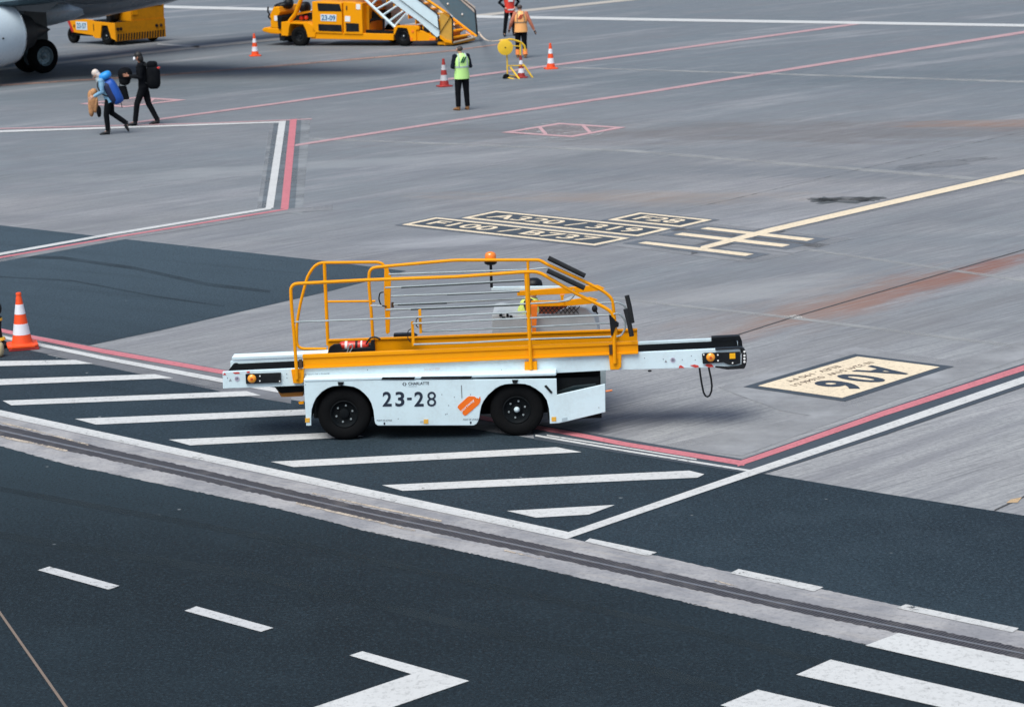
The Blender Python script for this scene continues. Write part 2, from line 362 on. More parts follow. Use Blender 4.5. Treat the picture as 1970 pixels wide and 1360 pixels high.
PW = road_paint('white_road_paint', (.61, .61, .61), .38); PWD = road_paint('greyed_road_paint', (.56, .56, .57), .5); PWW = road_paint('worn_white_road_paint', (.58, .58, .58), .55)
PR = road_paint('red_road_paint', (.58, .185, .215), .3); PRF = road_paint('faded_red_paint', (.50, .31, .33), .50)
PY = road_paint('cream_road_paint', (.82, .68, .50), .28); PD = road_paint('dark_border_paint', (.055, .07, .09), .3); PDL = road_paint('grey_border_paint', (.13, .145, .17), .5)
PL = road_paint('pale_border_paint', (.36, .36, .385), .9)
def bed(name, col, cover=.6):
    mt, t, b, o = newmat(name); vec = coords(t); n1 = noise_(t, vec, .8, 6, .6); n2 = noise_(t, vec, 9, 4, .6)
    t.links.new(mix_(t, math_(t, 'MULTIPLY', n2, .35), col, tuple(x*.6 for x in col)), b.inputs['Base Color']); b.inputs['Roughness'].default_value = .8
    f = ramp_(t, n1, .30, .70, 1-min(1, cover*1.35), 1-cover*.45)
    tr = nd(t, 'ShaderNodeBsdfTransparent'); ms = nd(t, 'ShaderNodeMixShader')
    t.links.new(f, ms.inputs[0]); t.links.new(b.outputs[0], ms.inputs[1]); t.links.new(tr.outputs[0], ms.inputs[2]); t.links.new(ms.outputs[0], o.inputs[0]); return mt
PL = bed('pale_border_paint', (.31, .315, .335), .6)
def quads(name, L, z, mat):
    mb = MB()
    for q in L: mb.add([tuple(G(*p))[:2]+(z,) for p in q], [tuple(range(len(q)))])
    return struct(mb.build(name, mat))
# hatched no-parking zone
HATCH = [[(-300, 700), (145, 693.6), (179, 701), (-300, 713)], [(-300, 740), (298, 721), (333, 728.5), (-300, 754)],
 [(5, 772), (474, 753.5), (502, 762), (22, 781)], [(144, 807), (650, 786), (690, 795), (185, 818)], [(325, 847), (672, 832), (700, 841), (366, 858)],
 [(521, 889.5), (1071, 861.5), (1119, 871), (565, 899.7)], [(735, 934.5), (1326, 906.5), (1355, 913.5), (1342, 920), (775, 945.5)], [(975, 984), (1183, 972.5), (1133, 991), (1031, 997)]]
for q in HATCH: quads('hatch_stripe', [q], .010, PW)
ribbon('edge_line', [(-700, 635, 7), (0, 793.5, 7), (700, 945, 9), (1092, 1029, 9)], .011, PW); ribbon('edge_line_worn', [(-700, 641, 6), (0, 799, 5), (700, 952, 6), (1092, 1036, 6)], .0108, PWW)
for q in ([(1125, 1043), (1135, 1037), (1264, 1064), (1246, 1071)], [(1404, 1104), (1421, 1096), (1584, 1131), (1566, 1139)], [(1724, 1171), (1743, 1164), (1960, 1210), (1948, 1218)]): quads('edge_dash', [q], .011, PWW)
for q in ([(73, 1098), (95, 1091), (230, 1128), (209, 1135.5)], [(355, 1176), (378, 1167.5), (526, 1209), (502, 1216.5)]): quads('lane_dash', [q], .010, PWD)
gpoly('lane_dash', [(672.5, 1262), (697, 1254), (902.5, 1311), (760, 1360), (600, 1415), (430, 1473), (230, 1487), (450, 1414), (609, 1360), (792, 1298)], .010, PW)
quads('crossing_stripe', [[(1665, 1243), (1729, 1219), (2350, 1352), (2350, 1398)]], .011, PW)
for q in ([(1532, 1299), (1598, 1270), (2350, 1443), (2350, 1483)], [(1386, 1358), (1458, 1328), (2200, 1500), (2200, 1550)]): quads('crossing_stripe', [q], .010, PW)
ribbon('road_joint', [(-60, 1089, 8), (0, 1180, 8), (129, 1364, 9), (240, 1523, 9)], .010, paint('joint_sealant', (.20, .15, .12), .8))
# stand boundary, red and white on dark borders
RW = [(-300, 572, 7), (4, 637, 7), (63, 650, 7), (200, 677, 8), (426, 716.5, 8), (1098, 835, 8), (1205, 856, 8), (1427, 892.2, 9.2), (1432, 893, 8)]
gpoly('line_border', [(1020, 814), (1200, 845), (1428, 884), (1700, 789), (1970, 700), (2900, 396), (2900, 445), (1970, 745), (1700, 838), (1480, 909), (1456, 914), (1028, 846)], .007, PD)
gpoly('line_halo', [(1250, 885-25), (1428, 877), (1700, 778), (1970, 690), (1970, 655), (1835, 694), (1645, 668), (1380, 745), (1500, 790), (1560, 800)], .0045, bed('pale_concrete_patch', (.34, .345, .365), .75))
ribbon('line_halo', [(-100, 625, 25), (60, 660, 30), (426, 732, 44), (560, 755, 44)], .0055, bed('grey_line_bed', (.20, .205, .225), .75))
ribbon('red_line', RW, .010, PR)
ribbon('red_line', [(1419, 894.2, 9.6), (1500, 866.5, 10), (1699, 797, 10.5), (1970, 709, 11), (2900, 405, 11)], .0106, PR)
ribbon('white_line', [(-300, 586, 5), (75, 664, 6), (200, 690, 7), (426, 733, 8), (560, 757, 8)], .010, PW)
ribbon('white_line', [(1052, 838.5, 2.6), (1200, 862, 2.6), (1340, 885, 2.6)], .010, PWW); ribbon('white_line', [(1030, 839, 3.4), (1200, 868, 3.4), (1455, 909, 4)], .011, PWW)
ribbon('white_line', [(1088, 1033, 12), (1260, 974, 12), (1455, 907.5, 12.5), (1699, 825, 13), (1970, 732, 13.5), (2900, 417, 13)], .0115, PW)
# far left boundary
gpoly('line_bed', [(520, 236), (598, 225), (582, 414), (494, 404)], .004, bed('pale_line_bed', (.27, .285, .305), .75))
gpoly('line_bed', [(527, 236), (580, 228), (567, 408), (503, 400)], .006, bed('grey_line_bed_far', (.15, .175, .20), .8))
gpoly('white_line', [(537, 234), (550, 233.5), (526, 401), (511, 402)], .010, PW); gpoly('red_line', [(558, 231), (571, 230), (555, 402.5), (540, 403)], .010, PR)
ribbon('white_line', [(-300, 264, 3.6), (0, 254, 3.6), (300, 244, 3), (545, 235.5, 2.6)], .0105, PW); ribbon('red_line', [(-300, 255, 2), (0, 248.5, 2), (400, 238, 1.6), (600, 230, 1.6)], .0095, PRF)
ribbon('pale_line', [(-200, 543, 12), (0, 500, 9), (230, 459, 8), (560, 406, 8), (640, 400, 10)], .0072, PL)
ribbon('white_line', [(-300, 558, 5), (0, 490, 4.6), (213, 452, 4.2), (522, 401.5, 4)], .0105, PW); ribbon('red_line', [(-300, 566, 3.4), (0, 496.5, 3), (227, 456.6, 2.6), (554, 403, 2.6)], .0105, PR)
ribbon('red_line', [(568, 280.5, 3.6), (900, 229, 4.2), (1240, 179, 4.2), (1513, 135, 4.5), (1970, 63, 5), (2800, -64, 4)], .009, PRF)
ribbon('red_line', [(249, 238, 3), (533, 200, 3.2), (857, 154, 3.6), (1240, 103, 3.6), (1655, 46, 3.6)], .009, PRF)
ribbon('orange_line', [(-200, 172, 3), (0, 165, 3), (317, 145, 3), (520, 129, 3), (876, 98, 3), (960, 86, 2)], .009, road_paint('faded_orange_paint', (.40, .25, .21), .8))
ribbon('cream_line', [(-300, 155, 4.5), (0, 134.5, 4.5), (121, 121, 4.5), (383, 91, 4.5), (555, 74, 4.5), (757, 53, 4.6), (919, 31, 4.6), (1214, 0, 4.4), (1800, -62, 4)], .009, road_paint('dull_cream_paint', (.50, .45, .40), .4))
ribbon('white_line', [(303, 86, 2.6), (383, 91, 3)], .009, PWW)
ribbon('white_line', [(-300, -6, 4.5), (335, 14.5, 5), (520, 19, 5), (920, 33, 5), (1240, 38.5, 5), (1970, 50, 5), (2800, 62, 5)], .010, PW)
for q in ([(975, 256), (1075, 239), (1190, 246.5), (1101, 263)], [(165, 200), (264, 189), (345, 193.5), (240, 205.5)]): gpoly('diamond_fill', q, .0082, bed('faded_pink_fill', (.34, .27, .28), .5))
# aircraft stop markings
BX = [[(773, 433.3), (839, 419.2), (1212, 459), (1144, 473.5)], [(888, 420.5), (954, 406.8), (1291, 441), (1227, 456)], [(1169, 424), (1231, 410), (1370, 424), (1310, 438)]]
def inset(q, a, b):
    """quad inset by metres a along the first edge direction, b along the second"""
    P = [G(*p) for p in q]; e = (P[1]-P[0]).normalized(); f = (P[3]-P[0]).normalized()
    return [(P[0]+e*a+f*b)[:2], (P[1]-e*a+f*b)[:2], (P[2]-e*a-f*b)[:2], (P[3]+e*a-f*b)[:2]]
for q, s in zip(BX, ('F100 / B737', 'A320 / 319', 'F28')):
    gpoly('stop_sign_border', inset(q, -.10, -.10), .0060, PDL, True); gpoly('stop_sign', inset(q, 0, 0), .009, PY, True); gpoly('stop_sign', inset(q, .13, .13), .011, PD, True)
    P = [V((*p, 0)) for p in inset(q, .27, .36)]
    o = text('stop_sign_text', s, P[0]+V((0, 0, .013)), P[3]-P[0], P[1]-P[0], PY, bold=.016); struct(o)
BARS = [[(1227, 469), (1243, 466), (1450, 489.6), (1434, 494)], [(1296, 452.5), (1313, 449), (1520, 472), (1505, 476.5)], [(1347, 441.5), (1362, 438.4), (1567, 460.5), (1552, 465)]]
ribbon('lead_in_border', [(1330, 482, 18), (1481, 444.5, 18), (1970, 332, 19), (2700, 165, 19)], .0050, PL)
for q in BARS:
    gpoly('lead_in_border', inset(q, -.42, -.55), .0050, PL, True)
for q in BARS: gpoly('lead_in_border', inset(q, -.16, -.22), .0075, PDL, True)
ribbon('lead_in_border', [(1341, 480, 12), (1481, 444.5, 13), (1970, 332, 13.5), (2700, 165, 14)], .0078, PDL)
for q in BARS: gpoly('lead_in_bar', inset(q, 0, 0), .011, PY, True)
ribbon('lead_in_line', [(1348, 479, 7), (1481, 444.5, 9), (1970, 332, 9.5), (2700, 165, 10)], .0125, PY)
# stand number
AB = [(1430, 745), (1645, 682), (1835, 706), (1625, 773)]
gpoly('stand_number_border', inset(AB, 0, 0), .008, PD, True); gpoly('stand_number_panel', inset(AB, .13, .13), .011, PY, True)
P = [V((*p, .014)) for p in inset(AB, .13, .13)]
ea, eb = P[1]-P[0], P[3]-P[0]                # along the stand line, and across it
INK = road_paint('dark_lettering_paint', (.035, .05, .075), .12)
for s, a0, a1 in (('A', .83, .62), ('0', .565, .41), ('6', .355, .19)):
    struct(text('stand_number', s, P[0]+ea*a0+eb*.375, ea*(a1-a0), eb*.54, INK, bold=.034))
INK2 = road_paint('brown_lettering_paint', (.16, .11, .085), .3)
struct(text('stand_position', "N 3241.51W  01646.51", P[0]+ea*.90+eb*.245, ea*-.79, eb*.085, INK2, bold=.0))
struct(text('stand_position', "ELEV. 190 FT", P[0]+ea*.70+eb*.085, ea*-.52, eb*.08, INK2, bold=.0))
# diamonds
def diamond(pts, th, name, mat, inner=True):
    mb = MB(); P = [G(*p) for p in pts]; c = sum(P, V())/4
    def ring(Q, k, z):
        n = len(Q); a = [(q.x, q.y, z) for q in Q]; b = [((c+(q-c)*k).x, (c+(q-c)*k).y, z) for q in Q]
        mb.add(a+b, [(i, (i+1) % n, n+(i+1) % n, n+i) for i in range(n)])
    ring(P, 1-th, .009)
    if inner:
        H = [P[0].lerp(P[1], .62), P[1], P[1].lerp(P[2], .38), P[2].lerp(P[3], .62), P[3], P[3].lerp(P[0], .38)]
        for k in (0, 3):
            mb.add([(x.x, x.y, .0095) for x in (H[(k+2) % 6], H[(k+3) % 6], H[(k+3) % 6].lerp(c, .16), H[(k+2) % 6].lerp(c, .16))], [(0, 1, 2, 3)])
    return struct(mb.build(name, mat))
PDI = road_paint('pink_diamond_paint', (.56, .34, .36), .3)
diamond([(964, 256), (1075, 237.5), (1205, 246), (1101, 265)], .19, 'diamond_marking', PDI); diamond([(152, 200.6), (264, 187.5), (359, 193), (240, 207.5)], .24, 'diamond_marking', PDI)
g = G(1086, 251); mb = MB(); mb.add([(g.x+1.0*math.cos(i*.314), g.y+2.2*math.sin(i*.314), .0085) for i in range(20)], [tuple(range(20))]); struct(mb.build('pale_patch', road_paint('pale_patch_paint', (.40, .41, .42), 1.2, 5)))
for L in ([(1180, 574, 4), (1524, 612, 5), (1970, 668, 6), (2500, 738, 7)], [(600, 268, 3), (1200, 290, 5), (1970, 352, 6), (2600, 410, 6)], [(1000, 128, 2.5), (1400, 140, 3), (1970, 158, 4)], [(1480, 470, 4), (1970, 540, 5), (2400, 600, 5)]): ribbon('pale_band', L, .0035, bed('pale_band', (.40, .405, .41), .55))
TRK = bed('tyre_mark', (.016, .024, .032), .28)
for L in ([(-60, 492, 5), (120, 497, 6), (260, 517, 6), (400, 548, 7), (520, 562, 5)], [(-60, 530, 3), (140, 541, 3), (300, 571, 3), (430, 590, 3)]): ribbon('tyre_mark', L, .0055, TRK)
for L in ([(-60, 1020, 14), (500, 1110, 16), (1300, 1300, 18), (1700, 1420, 18)], [(-60, 930, 10), (500, 1032, 12), (1300, 1205, 13), (1970, 1370, 14)]): ribbon('tyre_mark', L, .0055, bed('tyre_mark', (.014, .026, .034), .5))
# slab joints, wet patches
JT = paint('slab_joint', (.055, .055, .06), .9)
ribbon('slab_joint', [(1380, 657, 1.7), (1524, 611, 1.7), (1970, 481, 1.6), (2700, 268, 1.4)], .004, JT); ribbon('slab_joint', [(1300, 407, 1.0), (1391, 388, 1.0), (1708, 314, 1.0), (2300, 178, .9)], .004, road_paint('faint_joint', (.13, .13, .14), 1.1, 3))
ribbon('slab_joint', [(1913, 982, 3), (1967, 957, 3), (2300, 800, 3)], .004, JT); gpoly('paint_mark', [(1936, 968), (1945, 961), (1966, 957), (1958, 967)], .006, road_paint('ochre_mark', (.55, .38, .22), .5))
gpoly('paint_mark', [(1508, 609), (1530, 606), (1552, 612), (1530, 614)], .005, road_paint('pale_mark', (.5, .48, .46), 1.0))
def blot(name, px, py, rx, ry, mat, seed, ang=0):
    rnd = random.Random(seed); g = G(px, py); pts = []
    for i in range(28):
        a = i*2*math.pi/28; k = 1+rnd.uniform(-.28, .28); x, y = rx*k*math.cos(a), ry*k*math.sin(a); pts.append((g.x+x*math.cos(ang)-y*math.sin(ang), g.y+x*math.sin(ang)+y*math.cos(ang)))
    return gpoly(name, pts, .003, mat, True)
WET = bed('wet_patch', (.090, .10, .108), .62)
blot('wet_patch', 1625, 385.5, .62, .42, WET, 1); blot('wet_patch', 1590, 384, .35, .3, WET, 3); blot('wet_patch', 1810, 316, .4, 1.4, road_paint('damp_ring', (.09, .10, .11), 1.4, 4), 2, -1.0); blot('wet_patch', 1668, 383.5, .35, .3, WET, 5)

# ================================================================== BELT LOADER (main subject)
a_, b_ = G(662, 850), G(994, 842)
LF = Frame(a_, math.atan2(b_.y-a_.y, b_.x-a_.x)); LP = LF.P
LW = 1.25                                           # body width
BL = empty('belt_loader', LF.o, LF.yaw, 'white and yellow low belt loader with orange tag sticker parked across the hatched zone', 'belt loader')
def flat(pts, v): return [LP(x, y, v) for x, y in pts]
def plate(pts, v, th, name, mat, bevel=0.0, parent=BL, smooth=False):
    return MB().prism(flat(pts, v), (0, th, 0)).build(name, mat, parent, smooth, bevel)
ARCH1 = [(598.8, 818.8), (598.6, 805), (599.4, 789), (602.5, 778), (608, 766), (619, 754), (629, 747.5), (640, 743.3), (661, 741.6), (680, 744.2), (691, 749), (701, 757), (709, 766), (714.5, 776), (718.5, 790), (720, 803), (720.8, 811), (722.5, 815.5), (727, 818.6)]
ARCH2 = [(911, 818.4), (916.5, 815.6), (919.5, 811), (922, 804), (923.6, 791.8), (926, 781), (930, 772), (938.8, 760), (953, 747.5), (962, 742.5), (972, 739.4), (991.8, 737.8), (1010, 739), (1020, 742), (1031, 748), (1043.5, 757.6), (1052, 770), (1056, 786), (1057.4, 800), (1057.8, 815)]
OUT = [(584.3, 733), (589, 819)] + ARCH1 + ARCH2 + [(1076, 813.8), (1100, 808.2), (1164.7, 792.6), (1164.2, 738.9), (1071.4, 759.8), (1070.6, 728.6)]
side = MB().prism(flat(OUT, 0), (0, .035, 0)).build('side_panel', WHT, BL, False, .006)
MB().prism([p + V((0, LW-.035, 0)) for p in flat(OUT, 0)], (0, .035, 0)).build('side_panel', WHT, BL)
# rounded ledge on top of the panel
za = LP(584, 733.4).z; zt = za + .012
xl, xr = LP(584.5, 733).x, LP(1070.6, 728.6).x
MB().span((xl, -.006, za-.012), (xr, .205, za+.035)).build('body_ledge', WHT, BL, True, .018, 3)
# chassis between the panels, its middle set low to deepen the shade below
x0, x1 = LP(590, 780).x, LP(1160, 780).x
MB().span((x0+.02, .42, .20), (x1-.03, LW-.42, za-.03)).span((LP(726, 800).x, .06, .16), (LP(912, 800).x, LW-.06, za-.03)).span((x1-.66, .06, .20), (x1-.02, .42, .34)).build('chassis', DRK, BL, False, .01)
MB().span((x1-.67, .24, .32), (x1-.04, .30, .66)).build('recess_backing', DRK, BL)  # black sheet added so the open recess looks dark inside
MB().prism([(x1-.66, .20, .47), (x1-.34, .20, .57), (x1-.08, .20, .59), (x1-.08, .20, .50), (x1-.30, .20, .49)], (0, .03, 0)).build('inner_bracket', TEAL, BL, False, .01)
# wheel-arch liners
for A in (ARCH1, ARCH2):
    pr = flat(A[1:-3] if A is ARCH1 else A[3:], .036); n = len(pr); mb = MB()
    mb.add(pr + [p+V((0, .36, 0)) for p in pr], [(i, i+1, n+i+1, n+i) for i in range(n-1)]); o = mb.build('wheel_arch_liner', TEAL, BL, True)
# wheels
def wheel(parent, c, ax, R, wd, tyre_m=RUB, rim_m=None, hub=None, bolts=6, rr=.52, name='wheel'):
    """wheel whose outer face looks along ax"""
    c = V(c); ax = V(ax).normalized(); rim_m = rim_m or BLK
    t = MB(); h = wd/2
    prof = [(-h*.8, R*rr), (-h, R*(rr+.10)), (-h*1.0, R*.80), (-h*.86, R*.93), (-h*.62, R*.985), (-h*.25, R), (-h*.22, R*.975), (-h*.12, R*.975), (-h*.09, R), (h*.09, R), (h*.12, R*.975), (h*.22, R*.975), (h*.25, R), (h*.62, R*.985), (h*.86, R*.93), (h, R*.80), (h, R*(rr+.10)), (h*.8, R*rr)]
    t.lathe(c, ax, prof, 40, closed=True)
    ty = t.build('tyre', tyre_m, None, True)
    wh = ty; wh.name = name
    rm = MB().lathe(c, ax, [(-h*.7, R*rr), (h*.86, R*rr), (h*.90, R*(rr-.03)), (h*.70, R*(rr-.08)), (h*.42, R*(rr-.12)), (h*.30, R*.20), (h*.62, R*.17), (h*.66, R*.12), (h*.66, .001)], 32).build('rim', rim_m, wh, True)
    q = V((0, 0, 1)) if abs(ax.z) < .9 else V((1, 0, 0)); a = q.cross(ax).normalized(); bb = ax.cross(a)
    for k in range(bolts):
        th = 2*math.pi*k/bolts+.3; p = c + (a*math.cos(th)+bb*math.sin(th))*R*.315 + ax*h*.32
        MB().tube([p, p+ax*h*.22], R*.038, 6).build('wheel_nut', STL, wh)
    if hub: MB().ell(c+ax*h*.66, (R*.11,)*3, 1).build('hub_cap', hub, wh, True)
    wh.parent = parent; return wh
HUBM = paint('pale_hub_cap', (.62, .74, .80), .3)
RIM_D = paint('dark_rim', (.004, .006, .008), .7, dirt=.3, spec=.15)
WR = .322
for px, py, hb in ((661.5, 799.5, None), (994, 791.5, HUBM)):
    c = LP(px, py, .04); x = c.x
    wheel(BL, (x, .155, WR), (0, -1, 0), WR, .19, RUB, RIM_D, hb); wheel(BL, (x, LW-.13, WR), (0, 1, 0), WR, .19, RUB, RIM_D, hb)
for q in ((661.5, 799), (994, 791)): MB().tube([(LP(*q).x, .2, WR), (LP(*q).x, LW-.2, WR)], .05).build('axle', DRK, BL)
# small fittings on the side panel
for (x, y) in ((655.5, 738), (991, 733.8)):
    plate([(x-6, y-3), (x+6, y-3), (x+3.5, y+3.5), (x-4.5, y+3.5)], -.012, .012, 'arch_catch', BLK)
plate([(733.5, 730.2), (736, 725.6), (799, 725.2), (796.5, 730)], -.0095, .004, 'vent_slot', BLK); plate([(808.5, 728.6), (811.5, 724.6), (908.5, 723.8), (906, 727)], -.0095, .004, 'vent_slot', BLK)
plate([(1047, 743), (1051, 740.6), (1063, 754.6), (1060, 757.4)], -.010, .010, 'door_handle', BLK, .002)
plate([(886.6, 741), (888.6, 741), (889.4, 766), (887.8, 766)], -.003, .003, 'panel_seam', GRY)
REFL = paint('amber_reflector', (.80, .42, .05), .25, coat=.4)
for x, y in ((591.5, 808.5), (819.5, 811), (1065.5, 806.4)): plate([(x-4.4, y-4.2), (x+4.4, y-4.4), (x+4.4, y+3.8), (x-4.4, y+4)], -.006, .006, 'side_reflector', REFL)
plate([(1081, 804.5), (1091.5, 802.2), (1091.5, 808.5), (1081, 810.5)], -.003, .003, 'sticker', paint('pale_blue_sticker', (.42, .52, .58), .5))
plate([(808, 809.5), (814.5, 809.3), (814.5, 813.4), (808, 813.6)], -.003, .003, 'sticker', paint('pale_blue_sticker', (.42, .52, .58), .5))
NAVY = paint('navy_lettering', (.012, .022, .045), .5, dirt=.05); NAVL = paint('grey_lettering', (.20, .25, .30), .6)
def ltext(s, bl, br, tl, v, mat, name='lettering', bold=0.0, sp=1.0, parent=BL):
    o = LP(*bl, v); return text(name, s, o, LP(*br, v)-o, LP(*tl, v)-o, mat, parent, bold, 0, sp)
# fleet number and maker's lettering
nb = empty('fleet_number'); nb.parent = BL
for s, x0_, x1_, bo in (('2', 736, 753.5, .022), ('3', 760.5, 778, .022), ('2', 797, 815, .022), ('8', 821.5, 839, .0)):
    ltext(s, (x0_, 782), (x1_, 781.8), (x0_, 753.5), -.004, NAVY, 'digit', bo, 1.0, nb)
plate([(783, 765), (792, 764.8), (792, 769.3), (783, 769.5)], -.004, .003, 'dash', NAVY, 0, nb)
ltext('CHARLATTE', (785.5, 740.8), (825.5, 740), (785.5, 735.2), -.003, NAVY, 'maker_lettering', .02)
ltext('MANUTENTION', (786, 744.4), (802, 744.2), (786, 742.4), -.003, NAVL, 'maker_lettering')
mb = MB(); c = LP(778, 738.8, -.004)
for sx in (-1, 1): mb.prism([c+V((sx*.004, 0, .024)), c+V((sx*.026, 0, .0)), c+V((sx*.004, 0, -.024)), c+V((sx*.004, 0, -.014)), c+V((sx*.014, 0, 0)), c+V((sx*.004, 0, .014))], (0, .003, 0))
mb.build('maker_emblem', NAVY, BL)
for bl, br in (((725, 810.5), (754, 810)), ((891, 808.8), (920, 808.2))):
    ltext('POINT DE LEVAGE', bl, br, (bl[0], bl[1]-3.2), -.003, NAVY, 'jacking_lettering'); x = (bl[0]+br[0])/2; plate([(x-1.6, bl[1]+2), (x+1.6, bl[1]+2), (x+1.4, bl[1]+6.5), (x-1.4, bl[1]+6.5)], -.003, .003, 'jacking_mark', NAVY)
ltext('POINT DE LEVAGE', (587, 722.8), (634, 720.6), (587, 719.2), .189, NAVL, 'frame_lettering'); ltext('DO NOT STEP', (816, 713.6), (846, 712.6), (816, 708.6), .189, paint('faint_red_lettering', (.62, .48, .48), .6), 'frame_lettering')
for x, y in ((587, 740), (874, 764), (850, 759), (863, 780), (857, 797), (860, 796), (766, 805.5), (905, 759), (1152, 784)): plate([(x-.8, y-.9), (x+.8, y-.9), (x+.8, y+.9), (x-.8, y+.9)], -.003, .003, 'panel_screw', GRY)
# orange baggage-tag sticker
TG = [(880, 783.5), (881.5, 780), (899.5, 763.6), (903, 762.2), (913, 762.8), (917, 766), (919, 765.2), (923.6, 762.8), (924.6, 768), (923.8, 773.5), (921, 778), (898.5, 797.5), (894.5, 799.6), (891, 797.5), (889.5, 794.5), (885.5, 790)]
tg = plate(TG, -.005, .004, 'tag_sticker', paint('bright_orange_vinyl', (.92, .17, .008), .4, dirt=.05))
plate([(918, 764.4), (921.2, 762.6), (922.6, 764.2), (920.4, 767.2)], -.0075, .002, 'tag_hole', WHT, 0, tg)
PW2 = paint('white_vinyl', (.85, .86, .86), .5)
o = LP(889.4, 794.4, -.0075); text('tag_lettering', 'portway', o, LP(914.6, 771.6, -.0075)-o, (LP(883.6, 788.6, -.0075)-o)*.72, PW2, tg, .01)
# conveyor frames (white), belt, end rollers
FR = [(428, 715.3), (900, 693.4), (1378, 671), (1424, 669), (1427, 704), (1376, 706.7), (1180, 712.2), (1000, 721.5), (582, 742), (428.8, 747.6)]
fr = flat(FR, .19)
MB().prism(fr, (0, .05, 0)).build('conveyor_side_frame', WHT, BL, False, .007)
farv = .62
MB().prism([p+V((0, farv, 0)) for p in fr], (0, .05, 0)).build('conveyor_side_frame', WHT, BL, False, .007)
# belt: a slab just below the frame tops, dark rubber with cleats
BELT = paint('belt_rubber', (.004, .005, .006), .95, dirt=.3, dirtcol=(.012, .013, .014), spec=.05)
pa, pb = LP(436, 715.3, .19), LP(1418, 669.3, .19); mb = MB()
sl_ = (pb.z-pa.z)/(pb.x-pa.x)
mb.prism([(pa.x+.02, .245, pa.z-.03), (pb.x-.02, .245, pb.z-.03), (pb.x-.02, .245, pb.z-.10), (pa.x+.02, .245, pa.z-.12)], (0, farv-.06, 0)); mb.build('conveyor_belt', BELT, BL, False, .01)
for x_, rr in ((pa.x+.02, .055), (pb.x-.03, .06)): MB().tube([(x_, .245, pa.z+sl_*(x_-pa.x)-.075), (x_, farv+.185, pa.z+sl_*(x_-pa.x)-.075)], rr, 14).build('end_roller', BELT, BL, True)
# raised far guard at the left end
gp = [LP(444.5, 691.6, .80), LP(565, 689, .80), LP(565, 683.5, .80), LP(449, 688.0, .80)]
g2 = [LP(446, 687.8, .80), LP(640, 680, .80), LP(640, 672.5, .86), LP(451, 681, .86)]
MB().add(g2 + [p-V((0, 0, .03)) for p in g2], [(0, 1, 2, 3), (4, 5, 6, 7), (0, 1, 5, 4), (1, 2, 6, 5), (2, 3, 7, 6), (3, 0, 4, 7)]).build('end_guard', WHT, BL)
# under-slung gear at the left end
MB().prism(flat([(527, 743), (583, 741), (583, 754), (540, 757), (534, 752)], .30), (0, .4, 0)).build('tilt_bracket', DRK, BL, False, .008)
MB().prism(flat([(534, 753), (583, 748.5), (583, 762.5), (541, 764)], .36), (0, .5, 0)).build('lift_arm', paint('shaded_yellow_paint', (.52, .20, .02), .5, dirt=.4), BL, False, .01)  # yellow arm, the shadow it lies in put into its colour
MB().prism(flat([(574, 774.5), (584, 773), (584, 777), (576, 777.5)], .25), (0, .06, 0)).build('marker_tab', YEL, BL)
MB().tube([LP(1165, 752.5, .3), LP(1170, 752, .3), LP(1178, 750.6, .3)], .012, 6).build('marker_tab', ORG, BL)
# right-hand end bumper
BMP = [(1376, 671.2), (1427, 668.6), (1432.5, 672), (1436, 680), (1437, 691), (1435.5, 702), (1432, 709.5), (1400, 711.2), (1376, 707.2), (1376, 704.6), (1402, 705.8), (1420, 704), (1427.5, 701), (1428, 673), (1420, 671.6), (1376, 674)]
bp_ = flat(BMP, .165); bumpers = MB().prism(bp_, (0, .09, 0)).build('end_bumper', BLK, BL, False, .006)
MB().prism([p+V((-.02, farv+.02, .015)) for p in bp_], (0, .09, 0)).build('end_bumper', BLK, BL, False, .006)
for dy_, y_ in ((0, 684), (0, 690), (0, 696), (0, 676.5)):
    c = LP(1432.2, y_, .163); o_ = MB().tube([c, c+V((0, .004, 0))], .014, 8); o_.build('bumper_rivet', PW2, bumpers)
MB().prism([p+V((0, farv-.02, .012)) for p in flat([(1372, 671), (1428, 667), (1428, 676), (1372, 679)], .19)], (0, .06, 0)).build('roller_cover', BLK, BL, False, .004)
# control boxes, lamps, arrows, cable loop
def lamp(px, py, r=.05, nm='marker_lamp'):
    c = LP(px, py, .185); l = MB().lathe(c, (0, -1, 0), [(0, r*1.05), (.03, r*1.05), (.038, r*.95), (.05, r*.5), (.053, .001)], 20).build(nm, AMB, BL, True)
    MB().lathe(c+V((0, -.053, 0)), (0, -1, 0), [(0, r*.32), (.006, r*.28)], 10).build('lamp_centre', paint('red_lens', (.6, .08, .03), .3), l)
cbL = plate([(472, 719.8), (540, 717.2), (540.6, 736), (473, 738.8)], .16, .03, 'control_box', BLK, .006); lamp(485.2, 727.6)
cbR = plate([(1350.5, 681.2), (1356, 679.4), (1424, 677), (1424.5, 699), (1412, 702.6), (1402, 701.6), (1392, 697.4), (1352, 700)], .16, .03, 'control_box', BLK, .006); lamp(1367, 686.6)
for x, y in ((500, 723.5), (500, 733), (538, 733.5)): MB().ell(LP(x, y, .158), (.009, .005, .009), 1, None, 8, 6).build('box_screw', PW2, cbL)
for x, y in ((1381, 683), (1381.5, 694), (1409.5, 698.5), (1354, 682.5)): MB().ell(LP(x, y, .158), (.010, .005, .010), 1, None, 8, 6).build('box_screw', PW2, cbR)
MB().prism(flat([(1403.5, 680.2), (1414.6, 679.6), (1414.8, 690), (1403.8, 690.4)], .150), (0, .02, 0)).build('push_button', paint('yellow_button', (.90, .45, .01), .3), cbR, False, .003)
RM = paint('red_arrow_vinyl', (.60, .05, .04), .5)
